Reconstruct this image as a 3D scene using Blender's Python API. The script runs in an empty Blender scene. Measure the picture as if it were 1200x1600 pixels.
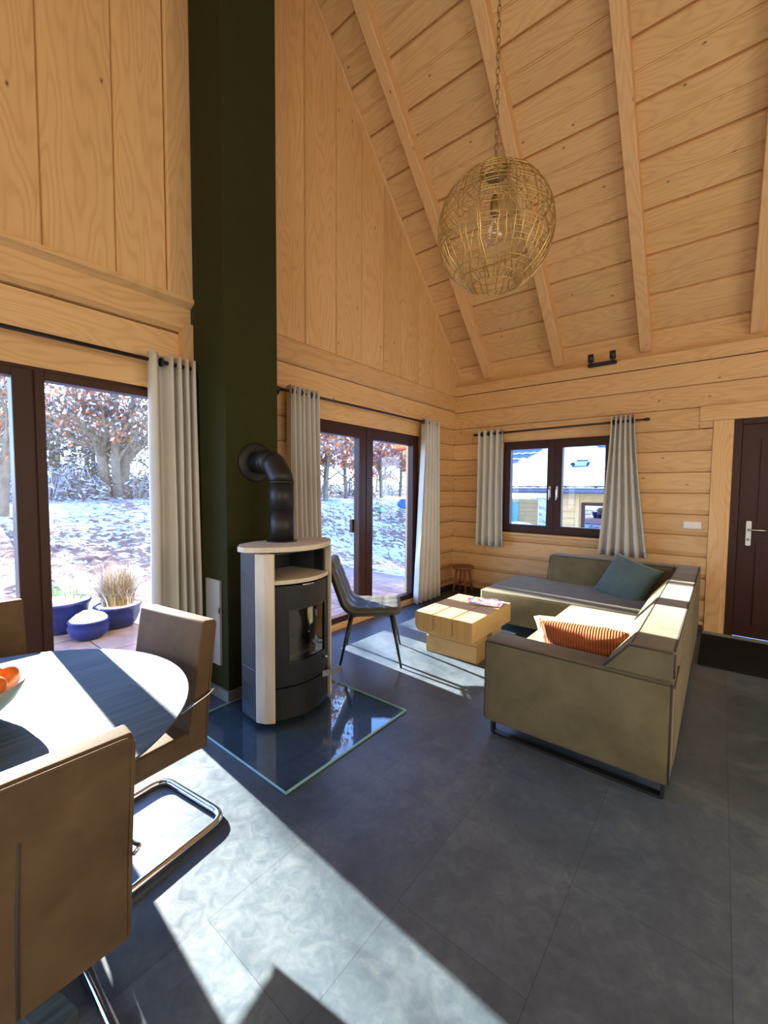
import bpy, math, random
from math import sin, cos, pi, radians, sqrt, tan, atan2
from mathutils import Vector, Matrix, noise, Euler
random.seed(7)
S = bpy.context.scene
COL = S.collection

# ------------------------------------------------------------------ camera
F, ROLL, PITCH, YAW = 655.798, -0.00726069, -0.05466442, 0.67676635
CAM = Vector((3.03008731, -5.37189219, 1.45))
fw = Vector((-sin(YAW)*cos(PITCH), cos(YAW)*cos(PITCH), sin(PITCH)))
rt = Vector((cos(YAW), sin(YAW), 0)); up = rt.cross(fw)
rt2 = rt*cos(ROLL) - up*sin(ROLL); up2 = rt*sin(ROLL) + up*cos(ROLL)
cd = bpy.data.cameras.new('camera'); cam = bpy.data.objects.new('camera', cd); COL.objects.link(cam)
cd.sensor_fit = 'VERTICAL'; cd.sensor_height = 36; cd.sensor_width = 27; cd.lens = F*36/1600
cd.clip_start = 0.02; cd.clip_end = 300
m = Matrix((rt2, up2, -fw)).transposed().to_4x4(); m.translation = CAM; cam.matrix_world = m
S.camera = cam

# ------------------------------------------------------------------ light, world, exposure
SUN_TAN = 0.352
SUN_W, SKY_W, FILL_W = 37.0, 3.5, 114.0
S.view_settings.view_transform = 'Standard'; S.view_settings.look = 'None'
S.view_settings.gamma = 1.0; S.view_settings.use_curve_mapping = False
S.view_settings.exposure = 0.45
sl = bpy.data.lights.new('sun', 'SUN'); so = bpy.data.objects.new('sun', sl); COL.objects.link(so)
sl.energy = SUN_W; sl.angle = radians(0.6); sl.color = (1.0, 0.95, 0.85)
sd = Vector((1, -0.055, -SUN_TAN)).normalized()
so.rotation_euler = sd.to_track_quat('-Z', 'Y').to_euler(); so.location = (-20, 1, 9)
W = bpy.data.worlds.new('sky'); S.world = W; W.use_nodes = True
nt = W.node_tree; nt.nodes.clear()
tc = nt.nodes.new('ShaderNodeTexCoord'); sx = nt.nodes.new('ShaderNodeSeparateXYZ')
cr = nt.nodes.new('ShaderNodeValToRGB'); bg = nt.nodes.new('ShaderNodeBackground'); wo = nt.nodes.new('ShaderNodeOutputWorld')
nt.links.new(tc.outputs['Generated'], sx.inputs[0]); nt.links.new(sx.outputs['Z'], cr.inputs[0])
nt.links.new(cr.outputs[0], bg.inputs[0]); nt.links.new(bg.outputs[0], wo.inputs[0])
cr.color_ramp.elements[0].position = 0.0; cr.color_ramp.elements[0].color = (1.3, 1.75, 2.5, 1)
cr.color_ramp.elements[1].position = 0.6; cr.color_ramp.elements[1].color = (0.20, 0.48, 1.35, 1)
e = cr.color_ramp.elements.new(0.22); e.color = (0.75, 1.25, 2.3, 1)
bg.inputs[1].default_value = SKY_W
def fill_lamp(name, loc, rot, sx_, sy_, power, color):
    l = bpy.data.lights.new(name, 'AREA'); l.shape = 'RECTANGLE'; l.size = sx_; l.size_y = sy_; l.energy = power; l.color = color
    o = bpy.data.objects.new(name, l); COL.objects.link(o); o.location = loc; o.rotation_euler = rot
# added warm fill lamps behind the camera, standing in for unseen room lighting
fill_lamp('fill_lamp_right', (6.3, -3.6, 1.7), (0, radians(90), 0), 2.2, 4.5, FILL_W*0.75, (1.0, 0.88, 0.70))
fill_lamp('fill_lamp_rear', (3.6, -8.3, 2.2), (radians(112), 0, radians(0)), 3.6, 2.2, FILL_W*0.95, (1.0, 0.93, 0.78))
S.cycles.max_bounces = 8; S.cycles.diffuse_bounces = 5; S.cycles.glossy_bounces = 4
S.cycles.transparent_max_bounces = 16; S.cycles.transmission_bounces = 6
S.cycles.caustics_reflective = False; S.cycles.caustics_refractive = False
S.cycles.sample_clamp_indirect = 6

# ------------------------------------------------------------------ materials
def new_mat(name):
    mt = bpy.data.materials.new(name); mt.use_nodes = True; t = mt.node_tree
    return mt, t, t.nodes['Principled BSDF']
def N(t, typ, **kw):
    n = t.nodes.new(typ)
    for k, v in kw.items():
        if hasattr(n, k): setattr(n, k, v)
    return n
def L(t, a, b): t.links.new(a, b)
def ramp(t, fac, stops):
    r = N(t, 'ShaderNodeValToRGB'); L(t, fac, r.inputs[0]); el = r.color_ramp.elements
    el[0].position, el[0].color = stops[0][0], (*stops[0][1], 1)
    el[1].position, el[1].color = stops[-1][0], (*stops[-1][1], 1)
    for p, c in stops[1:-1]:
        e = el.new(p); e.color = (*c, 1)
    return r.outputs[0]
def noisen(t, vec, scale, detail=3, rough=0.55, dist=0.0):
    n = N(t, 'ShaderNodeTexNoise'); n.inputs['Scale'].default_value = scale; n.inputs['Detail'].default_value = detail
    n.inputs['Roughness'].default_value = rough; n.inputs['Distortion'].default_value = dist
    L(t, vec, n.inputs['Vector']); return n.outputs['Fac']
def mapping(t, vec, sc=(1, 1, 1)):
    mp = N(t, 'ShaderNodeMapping'); mp.inputs['Scale'].default_value = sc; L(t, vec, mp.inputs['Vector']); return mp.outputs[0]
def mathn(t, op, a, b=None):
    n = N(t, 'ShaderNodeMath', operation=op)
    for i, v in enumerate((a, b)):
        if v is None: continue
        if isinstance(v, (int, float)): n.inputs[i].default_value = v
        else: L(t, v, n.inputs[i])
    return n.outputs[0]
def mixc(t, fac, a, b, bt='MIX'):
    n = N(t, 'ShaderNodeMix', data_type='RGBA', blend_type=bt)
    for i, v in ((0, fac), (6, a), (7, b)):
        if isinstance(v, (int, float)): n.inputs[i].default_value = v
        elif isinstance(v, tuple): n.inputs[i].default_value = (*v, 1)
        else: L(t, v, n.inputs[i])
    return n.outputs[2]
def bump(t, h, b, strength, dist=0.01):
    n = N(t, 'ShaderNodeBump'); n.inputs['Strength'].default_value = strength; n.inputs['Distance'].default_value = dist
    L(t, h, n.inputs['Height']); L(t, n.outputs[0], b.inputs['Normal'])

def wood(name, light, dark, knot=(0.12, 0.05, 0.02), rough=0.55, fig=1.0, knots=True, var=0.16, spec=0.3):
    mt, t, b = new_mat(name)
    uv = N(t, 'ShaderNodeTexCoord').outputs['UV']; geo = N(t, 'ShaderNodeNewGeometry')
    rnd = geo.outputs['Random Per Island']
    v1 = mapping(t, uv, (0.55, 3.2, 1)); n1 = noisen(t, v1, 1.6, 1.5, 0.4, 0.15)
    rings = mathn(t, 'SINE', mathn(t, 'MULTIPLY', n1, 95.0*fig))
    rings = mathn(t, 'ADD', mathn(t, 'MULTIPLY', rings, 0.5), 0.5)
    rings = mathn(t, 'POWER', rings, 2.2)
    v2 = mapping(t, uv, (2.0, 90, 1)); fib = noisen(t, v2, 1.0, 4, 0.6)
    v3 = mapping(t, uv, (0.35, 1.2, 1)); big = noisen(t, v3, 1.3, 2, 0.5)
    f = mathn(t, 'ADD', mathn(t, 'MULTIPLY', rings, 0.26), mathn(t, 'MULTIPLY', fib, 0.35))
    f = mathn(t, 'ADD', f, mathn(t, 'MULTIPLY', mathn(t, 'SUBTRACT', big, 0.4), 0.55))
    col = mixc(t, f, light, dark)
    if knots:
        vo = N(t, 'ShaderNodeTexVoronoi', voronoi_dimensions='2D'); vo.inputs['Scale'].default_value = 1.0
        L(t, mapping(t, uv, (2.3, 4.6, 1)), vo.inputs['Vector'])
        kd = ramp(t, vo.outputs['Distance'], [(0.014, (.9, .9, .9)), (0.030, (0.30, 0.30, 0.30)), (0.055, (0, 0, 0))])
        sel = N(t, 'ShaderNodeSeparateColor'); L(t, vo.outputs['Color'], sel.inputs[0])
        kf = mathn(t, 'MULTIPLY', kd, mathn(t, 'GREATER_THAN', sel.outputs[0], 0.80))
        col = mixc(t, kf, col, knot)
    hs = N(t, 'ShaderNodeHueSaturation'); L(t, col, hs.inputs['Color'])
    L(t, mathn(t, 'ADD', mathn(t, 'MULTIPLY', rnd, var), 1-var*0.5), hs.inputs['Value'])
    L(t, hs.outputs[0], b.inputs['Base Color'])
    b.inputs['Roughness'].default_value = rough; b.inputs['Specular IOR Level'].default_value = spec
    bump(t, f, b, 0.12, 0.003)
    return mt
def plain(name, col, rough=0.5, metal=0.0, spec=0.5, mott=0.0, msc=8.0, bmp=0.0, bsc=60.0, sheen=0.0, coat=0.0, trans=0.0):
    mt, t, b = new_mat(name)
    oc = N(t, 'ShaderNodeTexCoord').outputs['Object']
    n = noisen(t, oc, msc, 4, 0.6, 0.3)
    lo = tuple(c*(1-mott) for c in col); hi = tuple(min(1, c*(1+mott)) for c in col)
    L(t, ramp(t, n, [(0.3, lo), (0.7, hi)]), b.inputs['Base Color'])
    b.inputs['Roughness'].default_value = rough; b.inputs['Metallic'].default_value = metal
    b.inputs['Specular IOR Level'].default_value = spec
    if sheen: b.inputs['Sheen Weight'].default_value = sheen; b.inputs['Sheen Roughness'].default_value = 0.4
    if coat: b.inputs['Coat Weight'].default_value = coat; b.inputs['Coat Roughness'].default_value = 0.1
    if trans: b.inputs['Transmission Weight'].default_value = trans
    if bmp: bump(t, noisen(t, oc, bsc, 3), b, bmp, 0.004)
    return mt
def glass(name, tint=(1, 1, 1), refl=0.08, rough=0.0):
    mt = bpy.data.materials.new(name); mt.use_nodes = True; t = mt.node_tree; t.nodes.clear()
    o = N(t, 'ShaderNodeOutputMaterial'); mx = N(t, 'ShaderNodeMixShader'); tr = N(t, 'ShaderNodeBsdfTransparent'); gl = N(t, 'ShaderNodeBsdfGlossy')
    fr = N(t, 'ShaderNodeFresnel'); g_ = N(t, 'ShaderNodeNewGeometry'); L(t, mathn(t, 'ADD', 1.45, mathn(t, 'MULTIPLY', g_.outputs['Backfacing'], 1/1.45-1.45)), fr.inputs[0])
    tr.inputs[0].default_value = (*tint, 1); gl.inputs['Roughness'].default_value = rough
    L(t, mathn(t, 'MULTIPLY', fr.outputs[0], refl/0.04), mx.inputs[0]) if refl != 0.04 else L(t, fr.outputs[0], mx.inputs[0])
    L(t, tr.outputs[0], mx.inputs[1]); L(t, gl.outputs[0], mx.inputs[2]); L(t, mx.outputs[0], o.inputs[0])
    return mt

M = {}
M['pine'] = wood('pine', (0.74, 0.49, 0.24), (0.48, 0.265, 0.10), var=0.22)
M['pine_ceiling'] = wood('pine_ceiling', (0.72, 0.48, 0.24), (0.48, 0.27, 0.105), var=0.12)
M['pine_beam'] = wood('pine_beam', (0.72, 0.48, 0.25), (0.48, 0.27, 0.11), var=0.08)
M['spruce_timber'] = wood('spruce_timber', (0.66, 0.44, 0.19), (0.44, 0.25, 0.08), var=0.05, fig=0.7)
M['frame_wood'] = wood('frame_wood', (0.050, 0.018, 0.011), (0.022, 0.009, 0.006), knots=False, rough=0.45, spec=0.25)
M['stool_wood'] = wood('stool_wood', (0.30, 0.11, 0.05), (0.16, 0.055, 0.025), knots=False)
M['exterior_pine'] = wood('exterior_pine', (0.40, 0.16, 0.04), (0.26, 0.09, 0.02))
def table_mat():
    mt, t, b = new_mat('table_oak')
    oc = N(t, 'ShaderNodeTexCoord').outputs['Object']
    f = noisen(t, mapping(t, oc, (70, 3.2, 30)), 1.0, 4, 0.65, 0.2); g = noisen(t, mapping(t, oc, (9, 1.2, 5)), 1.0, 2, 0.5, 0.5)
    h = mathn(t, 'ADD', mathn(t, 'MULTIPLY', f, 0.8), mathn(t, 'MULTIPLY', g, 0.3))
    L(t, ramp(t, h, [(0.32, (0.018, 0.036, 0.050)), (0.72, (0.075, 0.112, 0.135))]), b.inputs['Base Color'])
    b.inputs['Roughness'].default_value = 0.55; b.inputs['Specular IOR Level'].default_value = 0.22; b.inputs['Coat Roughness'].default_value = 0.32; bump(t, f, b, 0.35, 0.003); return mt
M['table_oak'] = table_mat()
def floor_mat():
    mt, t, b = new_mat('stone_vinyl')
    oc = N(t, 'ShaderNodeTexCoord').outputs['Object']
    sw = N(t, 'ShaderNodeMapping'); sw.inputs['Rotation'].default_value = (0, 0, radians(90)); sw.inputs['Location'].default_value = (0.33, 0.087, 0)
    L(t, oc, sw.inputs['Vector'])
    br = N(t, 'ShaderNodeTexBrick'); L(t, sw.outputs[0], br.inputs['Vector'])
    br.inputs['Scale'].default_value = 1.0; br.inputs['Brick Width'].default_value = 0.914; br.inputs['Row Height'].default_value = 0.457
    br.inputs['Mortar Size'].default_value = 0.0012; br.inputs['Mortar Smooth'].default_value = 0.0
    br.inputs['Color1'].default_value = (0.82, 0.82, 0.82, 1); br.inputs['Color2'].default_value = (1.15, 1.15, 1.15, 1); br.inputs['Mortar'].default_value = (0.55, 0.55, 0.55, 1)
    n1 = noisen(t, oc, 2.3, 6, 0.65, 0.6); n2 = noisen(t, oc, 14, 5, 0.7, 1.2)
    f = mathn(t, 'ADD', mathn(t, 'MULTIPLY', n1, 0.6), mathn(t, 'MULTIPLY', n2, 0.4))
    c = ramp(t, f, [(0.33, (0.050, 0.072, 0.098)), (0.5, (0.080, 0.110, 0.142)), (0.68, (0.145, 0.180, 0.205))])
    L(t, mixc(t, 1.0, c, br.outputs['Color'], 'MULTIPLY'), b.inputs['Base Color'])
    L(t, ramp(t, n2, [(0.3, (0.33,)*3), (0.7, (0.45,)*3)]), b.inputs['Roughness'])
    b.inputs['Specular IOR Level'].default_value = 0.5
    bump(t, n2, b, 0.06, 0.002); return mt
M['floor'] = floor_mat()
M['green_wall'] = plain('green_wall', (0.030, 0.033, 0.011), 0.85, spec=0.1, mott=0.06, bmp=0.05, bsc=150)
M['grey_trim'] = plain('grey_trim', (0.20, 0.21, 0.18), 0.6)
M['dark_trim'] = plain('dark_trim', (0.035, 0.030, 0.026), 0.6)
M['curtain'] = plain('curtain', (0.57, 0.56, 0.52), 0.9, spec=0.1, mott=0.05, msc=3, bmp=0.08, bsc=500)
M['black_metal'] = plain('black_metal', (0.012, 0.013, 0.015), 0.42, spec=0.5)
M['stove_black'] = plain('stove_black', (0.010, 0.011, 0.013), 0.48, spec=0.4, bmp=0.05, bsc=400)
M['stove_dark'] = plain('stove_dark', (0.028, 0.030, 0.036), 0.5, spec=0.4)
M['chrome'] = plain('chrome', (0.75, 0.75, 0.77), 0.12, metal=1.0)
M['steel'] = plain('steel', (0.55, 0.54, 0.52), 0.3, metal=1.0)
M['brass'] = plain('brass', (0.52, 0.35, 0.12), 0.33, metal=0.85)
M['old_brass'] = plain('old_brass', (0.33, 0.23, 0.09), 0.4, metal=0.8)
def stone_mat():
    mt, t, b = new_mat('sandstone')
    oc = N(t, 'ShaderNodeTexCoord').outputs['Object']
    n = noisen(t, mapping(t, oc, (9, 9, 1.6)), 1.0, 4, 0.6, 1.5); g = noisen(t, oc, 120, 3, 0.7)
    L(t, ramp(t, mathn(t, 'ADD', mathn(t, 'MULTIPLY', n, .8), mathn(t, 'MULTIPLY', g, .2)), [(0.3, (0.55, 0.49, 0.38)), (0.7, (0.68, 0.63, 0.51))]), b.inputs['Base Color'])
    b.inputs['Roughness'].default_value = 0.7; bump(t, g, b, 0.1, 0.002); return mt
M['stone'] = stone_mat()
M['suede'] = plain('suede', (0.140, 0.117, 0.060), 0.8, spec=0.15, mott=0.22, msc=5, bmp=0.06, bsc=250, sheen=0.18)
M['suede_seam'] = plain('suede_seam', (0.045, 0.036, 0.028), 0.8)
M['brown_leather'] = plain('brown_leather', (0.105, 0.066, 0.034), 0.68, spec=0.2, mott=0.25, msc=7, bmp=0.10, bsc=60, sheen=0.04)
M['olive_leather'] = plain('olive_leather', (0.070, 0.072, 0.050), 0.42, spec=0.4, mott=0.15, msc=9, bmp=0.08, bsc=120)
M['teal'] = plain('teal_velvet', (0.085, 0.130, 0.118), 0.8, spec=0.2, mott=0.15, msc=6, sheen=0.4)
M['beige'] = plain('beige_plush', (0.42, 0.36, 0.30), 0.9, spec=0.1, mott=0.15, msc=14, bmp=0.6, bsc=70)
def cord_mat():
    mt, t, b = new_mat('orange_corduroy')
    oc = N(t, 'ShaderNodeTexCoord').outputs['Object']
    w = N(t, 'ShaderNodeTexWave', wave_type='BANDS', bands_direction='X'); w.inputs['Scale'].default_value = 22; w.inputs['Distortion'].default_value = 0.6
    L(t, oc, w.inputs['Vector'])
    L(t, ramp(t, w.outputs['Fac'], [(0.1, (0.22, 0.048, 0.010)), (0.8, (0.37, 0.085, 0.014))]), b.inputs['Base Color'])
    b.inputs['Roughness'].default_value = 0.85; bump(t, w.outputs['Fac'], b, 0.6, 0.006); return mt
M['corduroy'] = cord_mat()
M['white_plastic'] = plain('white_plastic', (0.78, 0.77, 0.74), 0.35)
M['seam_grey'] = plain('seam_grey', (0.35, 0.34, 0.33), 0.5)
M['pale_panel'] = plain('pale_panel', (0.36, 0.36, 0.31), 0.5)
M['mat_fibre'] = plain('mat_fibre', (0.018, 0.019, 0.021), 0.95, spec=0.1, mott=0.4, msc=120, bmp=0.8, bsc=220)
M['bowl'] = plain('bowl_glaze', (0.36, 0.42, 0.36), 0.25, spec=0.5, mott=0.06)
M['orange'] = plain('orange_peel', (0.85, 0.20, 0.02), 0.4, bmp=0.25, bsc=180, mott=0.08)
M['fruit_leaf'] = plain('fruit_stem_green', (0.05, 0.12, 0.02), 0.6)
M['pane'] = glass('window_glass', (0.98, 0.99, 0.985), 0.02)
M['stove_glass'] = glass('stove_glass', (0.66, 0.63, 0.59), 0.10)
M['hearth_glass'] = glass('hearth_glass', (0.88, 0.96, 0.985), 0.045)
M['glass_edge'] = plain('glass_edge', (0.25, 0.50, 0.50), 0.2, spec=0.6)
M['bulb'] = glass('bulb_glass', (0.97, 0.93, 0.88), 0.12)
M['firebrick'] = plain('firebrick', (0.40, 0.33, 0.23), 0.85, mott=0.2)
M['char'] = plain('char', (0.03, 0.025, 0.02), 0.9)
M['fire_residue'] = plain('log_bark', (0.55, 0.50, 0.42), 0.9, mott=0.3)
M['bark'] = plain('bark', (0.15, 0.13, 0.09), 0.95, mott=0.45, msc=6, bmp=0.7, bsc=14)
M['dark_bark'] = plain('dark_bark', (0.15, 0.12, 0.09), 0.95, mott=0.4, msc=6)
M['blue_glaze'] = plain('blue_glaze', (0.008, 0.020, 0.14), 0.35, spec=0.3, mott=0.4, msc=10)
M['soil'] = plain('soil', (0.10, 0.055, 0.035), 0.95, mott=0.4, msc=20)
M['snow'] = plain('snow', (0.80, 0.83, 0.88), 0.75, spec=0.2, mott=0.05, msc=20, bmp=0.5, bsc=25)
M['green_shoot'] = plain('green_shoot', (0.16, 0.34, 0.06), 0.6)
M['dry_grass'] = plain('dry_grass', (0.42, 0.34, 0.20), 0.8, mott=0.3, msc=30)
M['deck_stone'] = plain('deck_stone', (0.22, 0.17, 0.15), 0.8, mott=0.3, msc=4)
M['teal_paint'] = plain('teal_paint', (0.02, 0.35, 0.50), 0.6)
M['roof_fascia'] = plain('roof_fascia', (0.09, 0.10, 0.13), 0.6)
def island_mat(name, stops, rough=0.85, spec=0.2, trans=0.0):
    mt, t, b = new_mat(name)
    g = N(t, 'ShaderNodeNewGeometry')
    r = N(t, 'ShaderNodeValToRGB'); L(t, g.outputs['Random Per Island'], r.inputs[0]); r.color_ramp.interpolation = 'CONSTANT'
    el = r.color_ramp.elements; el[0].position = 0; el[0].color = (*stops[0][1], 1); el[1].position = stops[1][0]; el[1].color = (*stops[1][1], 1)
    for p, c in stops[2:]:
        e = el.new(p); e.color = (*c, 1)
    L(t, r.outputs[0], b.inputs['Base Color']); b.inputs['Roughness'].default_value = rough; b.inputs['Specular IOR Level'].default_value = spec
    return mt
M['oak_leaves'] = island_mat('oak_leaves', [(0, (0.42, 0.15, 0.05)), (0.22, (0.28, 0.10, 0.05)), (0.45, (0.30, 0.17, 0.12)), (0.6, (0.62, 0.66, 0.74)), (0.85, (0.22, 0.13, 0.09))])
M['beech_leaves'] = island_mat('beech_leaves', [(0, (0.55, 0.20, 0.06)), (0.35, (0.38, 0.15, 0.08)), (0.6, (0.30, 0.16, 0.12)), (0.75, (0.60, 0.60, 0.68))])
M['snowy_needles'] = island_mat('snowy_needles', [(0, (0.055, 0.085, 0.055)), (0.35, (0.10, 0.11, 0.10)), (0.6, (0.55, 0.62, 0.75)), (0.8, (0.12, 0.09, 0.06))])
M['snowy_twigs'] = island_mat('snowy_twigs', [(0, (0.12, 0.09, 0.08)), (0.4, (0.30, 0.22, 0.18)), (0.55, (0.62, 0.68, 0.80)), (0.85, (0.20, 0.22, 0.10))])
M['snowy_grass'] = island_mat('snowy_grass', [(0, (0.40, 0.32, 0.17)), (0.35, (0.75, 0.78, 0.82)), (0.7, (0.30, 0.25, 0.12))])
def snow_ground_mat():
    mt, t, b = new_mat('snow_over_leaves')
    oc = N(t, 'ShaderNodeTexCoord').outputs['Object']
    n = noisen(t, mapping(t, oc, (1, 1, 1)), 5.5, 5, 0.6, 0.8); n0 = noisen(t, oc, 0.45, 2, 0.5)
    f = mathn(t, 'ADD', n, mathn(t, 'MULTIPLY', mathn(t, 'SUBTRACT', n0, 0.5), 0.5))
    m_ = ramp(t, f, [(0.47, (0, 0, 0)), (0.53, (1, 1, 1))])
    n2 = noisen(t, oc, 30, 3, 0.6)
    leaf = ramp(t, n2, [(0.3, (0.07, 0.035, 0.025)), (0.7, (0.26, 0.14, 0.09))])
    L(t, mixc(t, m_, leaf, (0.55, 0.61, 0.70)), b.inputs['Base Color']); b.inputs['Roughness'].default_value = 0.9
    bump(t, f, b, 1.0, 0.12); return mt
M['snow_ground'] = snow_ground_mat()
def neighbour_roof_mat():
    mt, t, b = new_mat('blue_roof_tiles')
    b.inputs['Base Color'].default_value = (0.055, 0.085, 0.20, 1); b.inputs['Roughness'].default_value = 0.35
    return mt
M['roof_tiles'] = neighbour_roof_mat()
def magazine_mat(name, cols, sc):
    mt, t, b = new_mat(name)
    oc = N(t, 'ShaderNodeTexCoord').outputs['Object']
    n = noisen(t, oc, sc, 2, 0.5, 1.0)
    L(t, ramp(t, n, [(0.3+0.4*i/(len(cols)-1), c) for i, c in enumerate(cols)]), b.inputs['Base Color']); b.inputs['Roughness'].default_value = 0.25
    return mt
M['cover_a'] = magazine_mat('printed_cover_blue', [(0.05, 0.08, 0.30), (0.16, 0.22, 0.42), (0.40, 0.42, 0.48), (0.35, 0.04, 0.06), (0.10, 0.05, 0.18)], 14)
M['cover_b'] = magazine_mat('printed_cover_red', [(0.40, 0.40, 0.43), (0.34, 0.05, 0.06), (0.08, 0.06, 0.2), (0.42, 0.44, 0.5)], 12)
M['paper'] = plain('paper', (0.75, 0.68, 0.60), 0.7)

# ------------------------------------------------------------------ mesh builder
class B:
    def __init__(s): s.v = []; s.f = []; s.uv = []; s.sm = []
    def add(s, vs, fs, uvs=None, sm=False):
        o = len(s.v); s.v += [Vector(p) for p in vs]
        for i, f in enumerate(fs):
            s.f.append([o+k for k in f]); s.sm.append(sm)
            s.uv.append(uvs[i] if uvs else [(0, 0)]*len(f))
    def box(s, x0, x1, y0, y1, z0, z1, Mx=None):
        vs = [Vector((x, y, z)) for x in (x0, x1) for y in (y0, y1) for z in (z0, z1)]
        if Mx is not None: vs = [Mx @ p for p in vs]
        s.add(vs, [(0, 1, 3, 2), (4, 6, 7, 5), (0, 4, 5, 1), (2, 3, 7, 6), (0, 2, 6, 4), (1, 5, 7, 3)])
        return s
    def board(s, O, U, V, Nn, Ln, prof):
        """timber: profile (v,n) swept along U for Ln; uv runs along the grain"""
        O, U, V, Nn = Vector(O), Vector(U), Vector(V), Vector(Nn)
        n = len(prof); a = [O + V*p + Nn*q for p, q in prof]; b = [p + U*Ln for p in a]
        ru, rv = random.random()*40, random.random()*40
        vs = a + b; fs = []; uvs = []; per = 0
        for i in range(n):
            j = (i+1) % n; d = (a[j]-a[i]).length
            fs.append((i, i+n, j+n, j)); uvs.append([(ru, rv+per), (ru+Ln, rv+per), (ru+Ln, rv+per+d), (ru, rv+per+d)]); per += d
        fs.append(tuple(range(n))); uvs.append([(ru+q*.3, rv+p) for p, q in prof])
        fs.append(tuple(reversed(range(n, 2*n)))); uvs.append([(ru+9+q*.3, rv+p) for p, q in reversed(prof)])
        s.add(vs, fs, uvs); return s
    def timber(s, x0, x1, y0, y1, z0, z1, grain='x', ch=0.004):
        d = dict(x=(x1-x0, y1-y0, z1-z0), y=(y1-y0, z1-z0, x1-x0), z=(z1-z0, x1-x0, y1-y0))[grain]
        ax = dict(x=((1,0,0), (0,1,0), (0,0,1)), y=((0,1,0), (0,0,1), (1,0,0)), z=((0,0,1), (1,0,0), (0,1,0)))[grain]
        w, h = d[1], d[2]; c = min(ch, w/3, h/3)
        prof = [(c, 0), (w-c, 0), (w, c), (w, h-c), (w-c, h), (c, h), (0, h-c), (0, c)]
        return s.board((x0, y0, z0), *ax, d[0], prof)
    def tube(s, pts, r, n=8, closed=False, cap=True):
        pts = [Vector(p) for p in pts]; m_ = len(pts); rs = r if isinstance(r, (list, tuple)) else [r]*m_
        vs = []; prev = None
        for i, p in enumerate(pts):
            if closed: d = pts[(i+1) % m_] - pts[i-1]
            else: d = pts[min(i+1, m_-1)] - pts[max(i-1, 0)]
            if d.length < 1e-9: d = Vector((0, 0, 1))
            d.normalize()
            if prev is None:
                a = Vector((0, 0, 1)) if abs(d.z) < 0.9 else Vector((1, 0, 0)); q = d.cross(a).normalized()
            else: q = (prev - d*prev.dot(d)).normalized()
            prev = q; w = d.cross(q)
            vs += [p + (q*cos(2*pi*k/n) + w*sin(2*pi*k/n))*rs[i] for k in range(n)]
        fs = []
        for i in range(m_ if closed else m_-1):
            j = (i+1) % m_
            for k in range(n): fs.append((i*n+k, i*n+(k+1) % n, j*n+(k+1) % n, j*n+k))
        if cap and not closed: fs += [tuple(reversed(range(n))), tuple(range((m_-1)*n, m_*n))]
        s.add(vs, fs, sm=True); return s
    def lathe(s, prof, n=24, c=(0, 0, 0), Mx=None):
        vs = [Vector((c[0]+r*cos(2*pi*k/n), c[1]+r*sin(2*pi*k/n), c[2]+z)) for r, z in prof for k in range(n)]
        if Mx is not None: vs = [Mx @ p for p in vs]
        fs = [(i*n+k, i*n+(k+1) % n, (i+1)*n+(k+1) % n, (i+1)*n+k) for i in range(len(prof)-1) for k in range(n)]
        s.add(vs, fs, sm=True); return s
    def prism(s, poly, z0, z1, sm=False):
        n = len(poly); vs = [(x, y, z0) for x, y in poly] + [(x, y, z1) for x, y in poly]
        s.add(vs, [tuple(reversed(range(n))), tuple(range(n, 2*n))] + [(i, (i+1) % n, n+(i+1) % n, n+i) for i in range(n)], sm=sm); return s
    def wall(s, poly, z0, z1, th=0.0):
        n = len(poly); vs = [(x, y, z0) for x, y in poly] + [(x, y, z1) for x, y in poly]
        s.add(vs, [(i, i+1, n+i+1, n+i) for i in range(n-1)], sm=True); return s
    def ball(s, c, r, nu=16, nv=10, sc=(1, 1, 1)):
        prof = [(max(1e-4, r*sin(pi*i/nv)), -r*cos(pi*i/nv)) for i in range(nv+1)]
        Mx = Matrix.Translation(c) @ Matrix.Diagonal((*sc, 1)); return s.lathe(prof, nu, Mx=Mx)
def obj(name, b, mat, parent=None, loc=None, rot=None, bevel=0.0, seg=2, sub=0, solid=0.0, smooth=False, wn=False):
    me = bpy.data.meshes.new(name); me.from_pydata([tuple(p) for p in b.v], [], b.f)
    uvl = me.uv_layers.new(name='UVMap'); flat = [c for f in b.uv for u in f for c in u]
    if len(flat) == 2*len(me.loops): uvl.data.foreach_set('uv', flat)
    me.polygons.foreach_set('use_smooth', [bool(x or smooth) for x in b.sm]); me.materials.append(mat); me.update()
    o = bpy.data.objects.new(name, me); COL.objects.link(o)
    if parent is not None: o.parent = parent
    if loc is not None: o.location = loc
    if rot is not None: o.rotation_euler = rot
    if solid: md = o.modifiers.new('solid', 'SOLIDIFY'); md.thickness = solid; md.offset = 0
    if bevel:
        md = o.modifiers.new('bevel', 'BEVEL'); md.width = bevel; md.segments = seg; md.limit_method = 'ANGLE'; md.angle_limit = radians(35)
        if seg >= 3: me.polygons.foreach_set('use_smooth', [True]*len(me.polygons)); md.harden_normals = False
    if sub: md = o.modifiers.new('sub', 'SUBSURF'); md.levels = sub; md.render_levels = sub
    return o
def struct(name, b, mat, parent=None, **k):
    o = obj(name, b, mat, parent, **k)
    if parent is None: o['kind'] = 'structure'
    return o
def tag(o, label, cat, group=None, kind=None):
    o['label'] = label; o['category'] = cat
    if group: o['group'] = group
    if kind: o['kind'] = kind
    return o
def thing(name, label, cat, loc=(0, 0, 0), rz=0.0, group=None):
    o = bpy.data.objects.new(name, None); COL.objects.link(o); o.location = loc; o.rotation_euler = (0, 0, rz); o.empty_display_size = 0.1
    return tag(o, label, cat, group)
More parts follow.
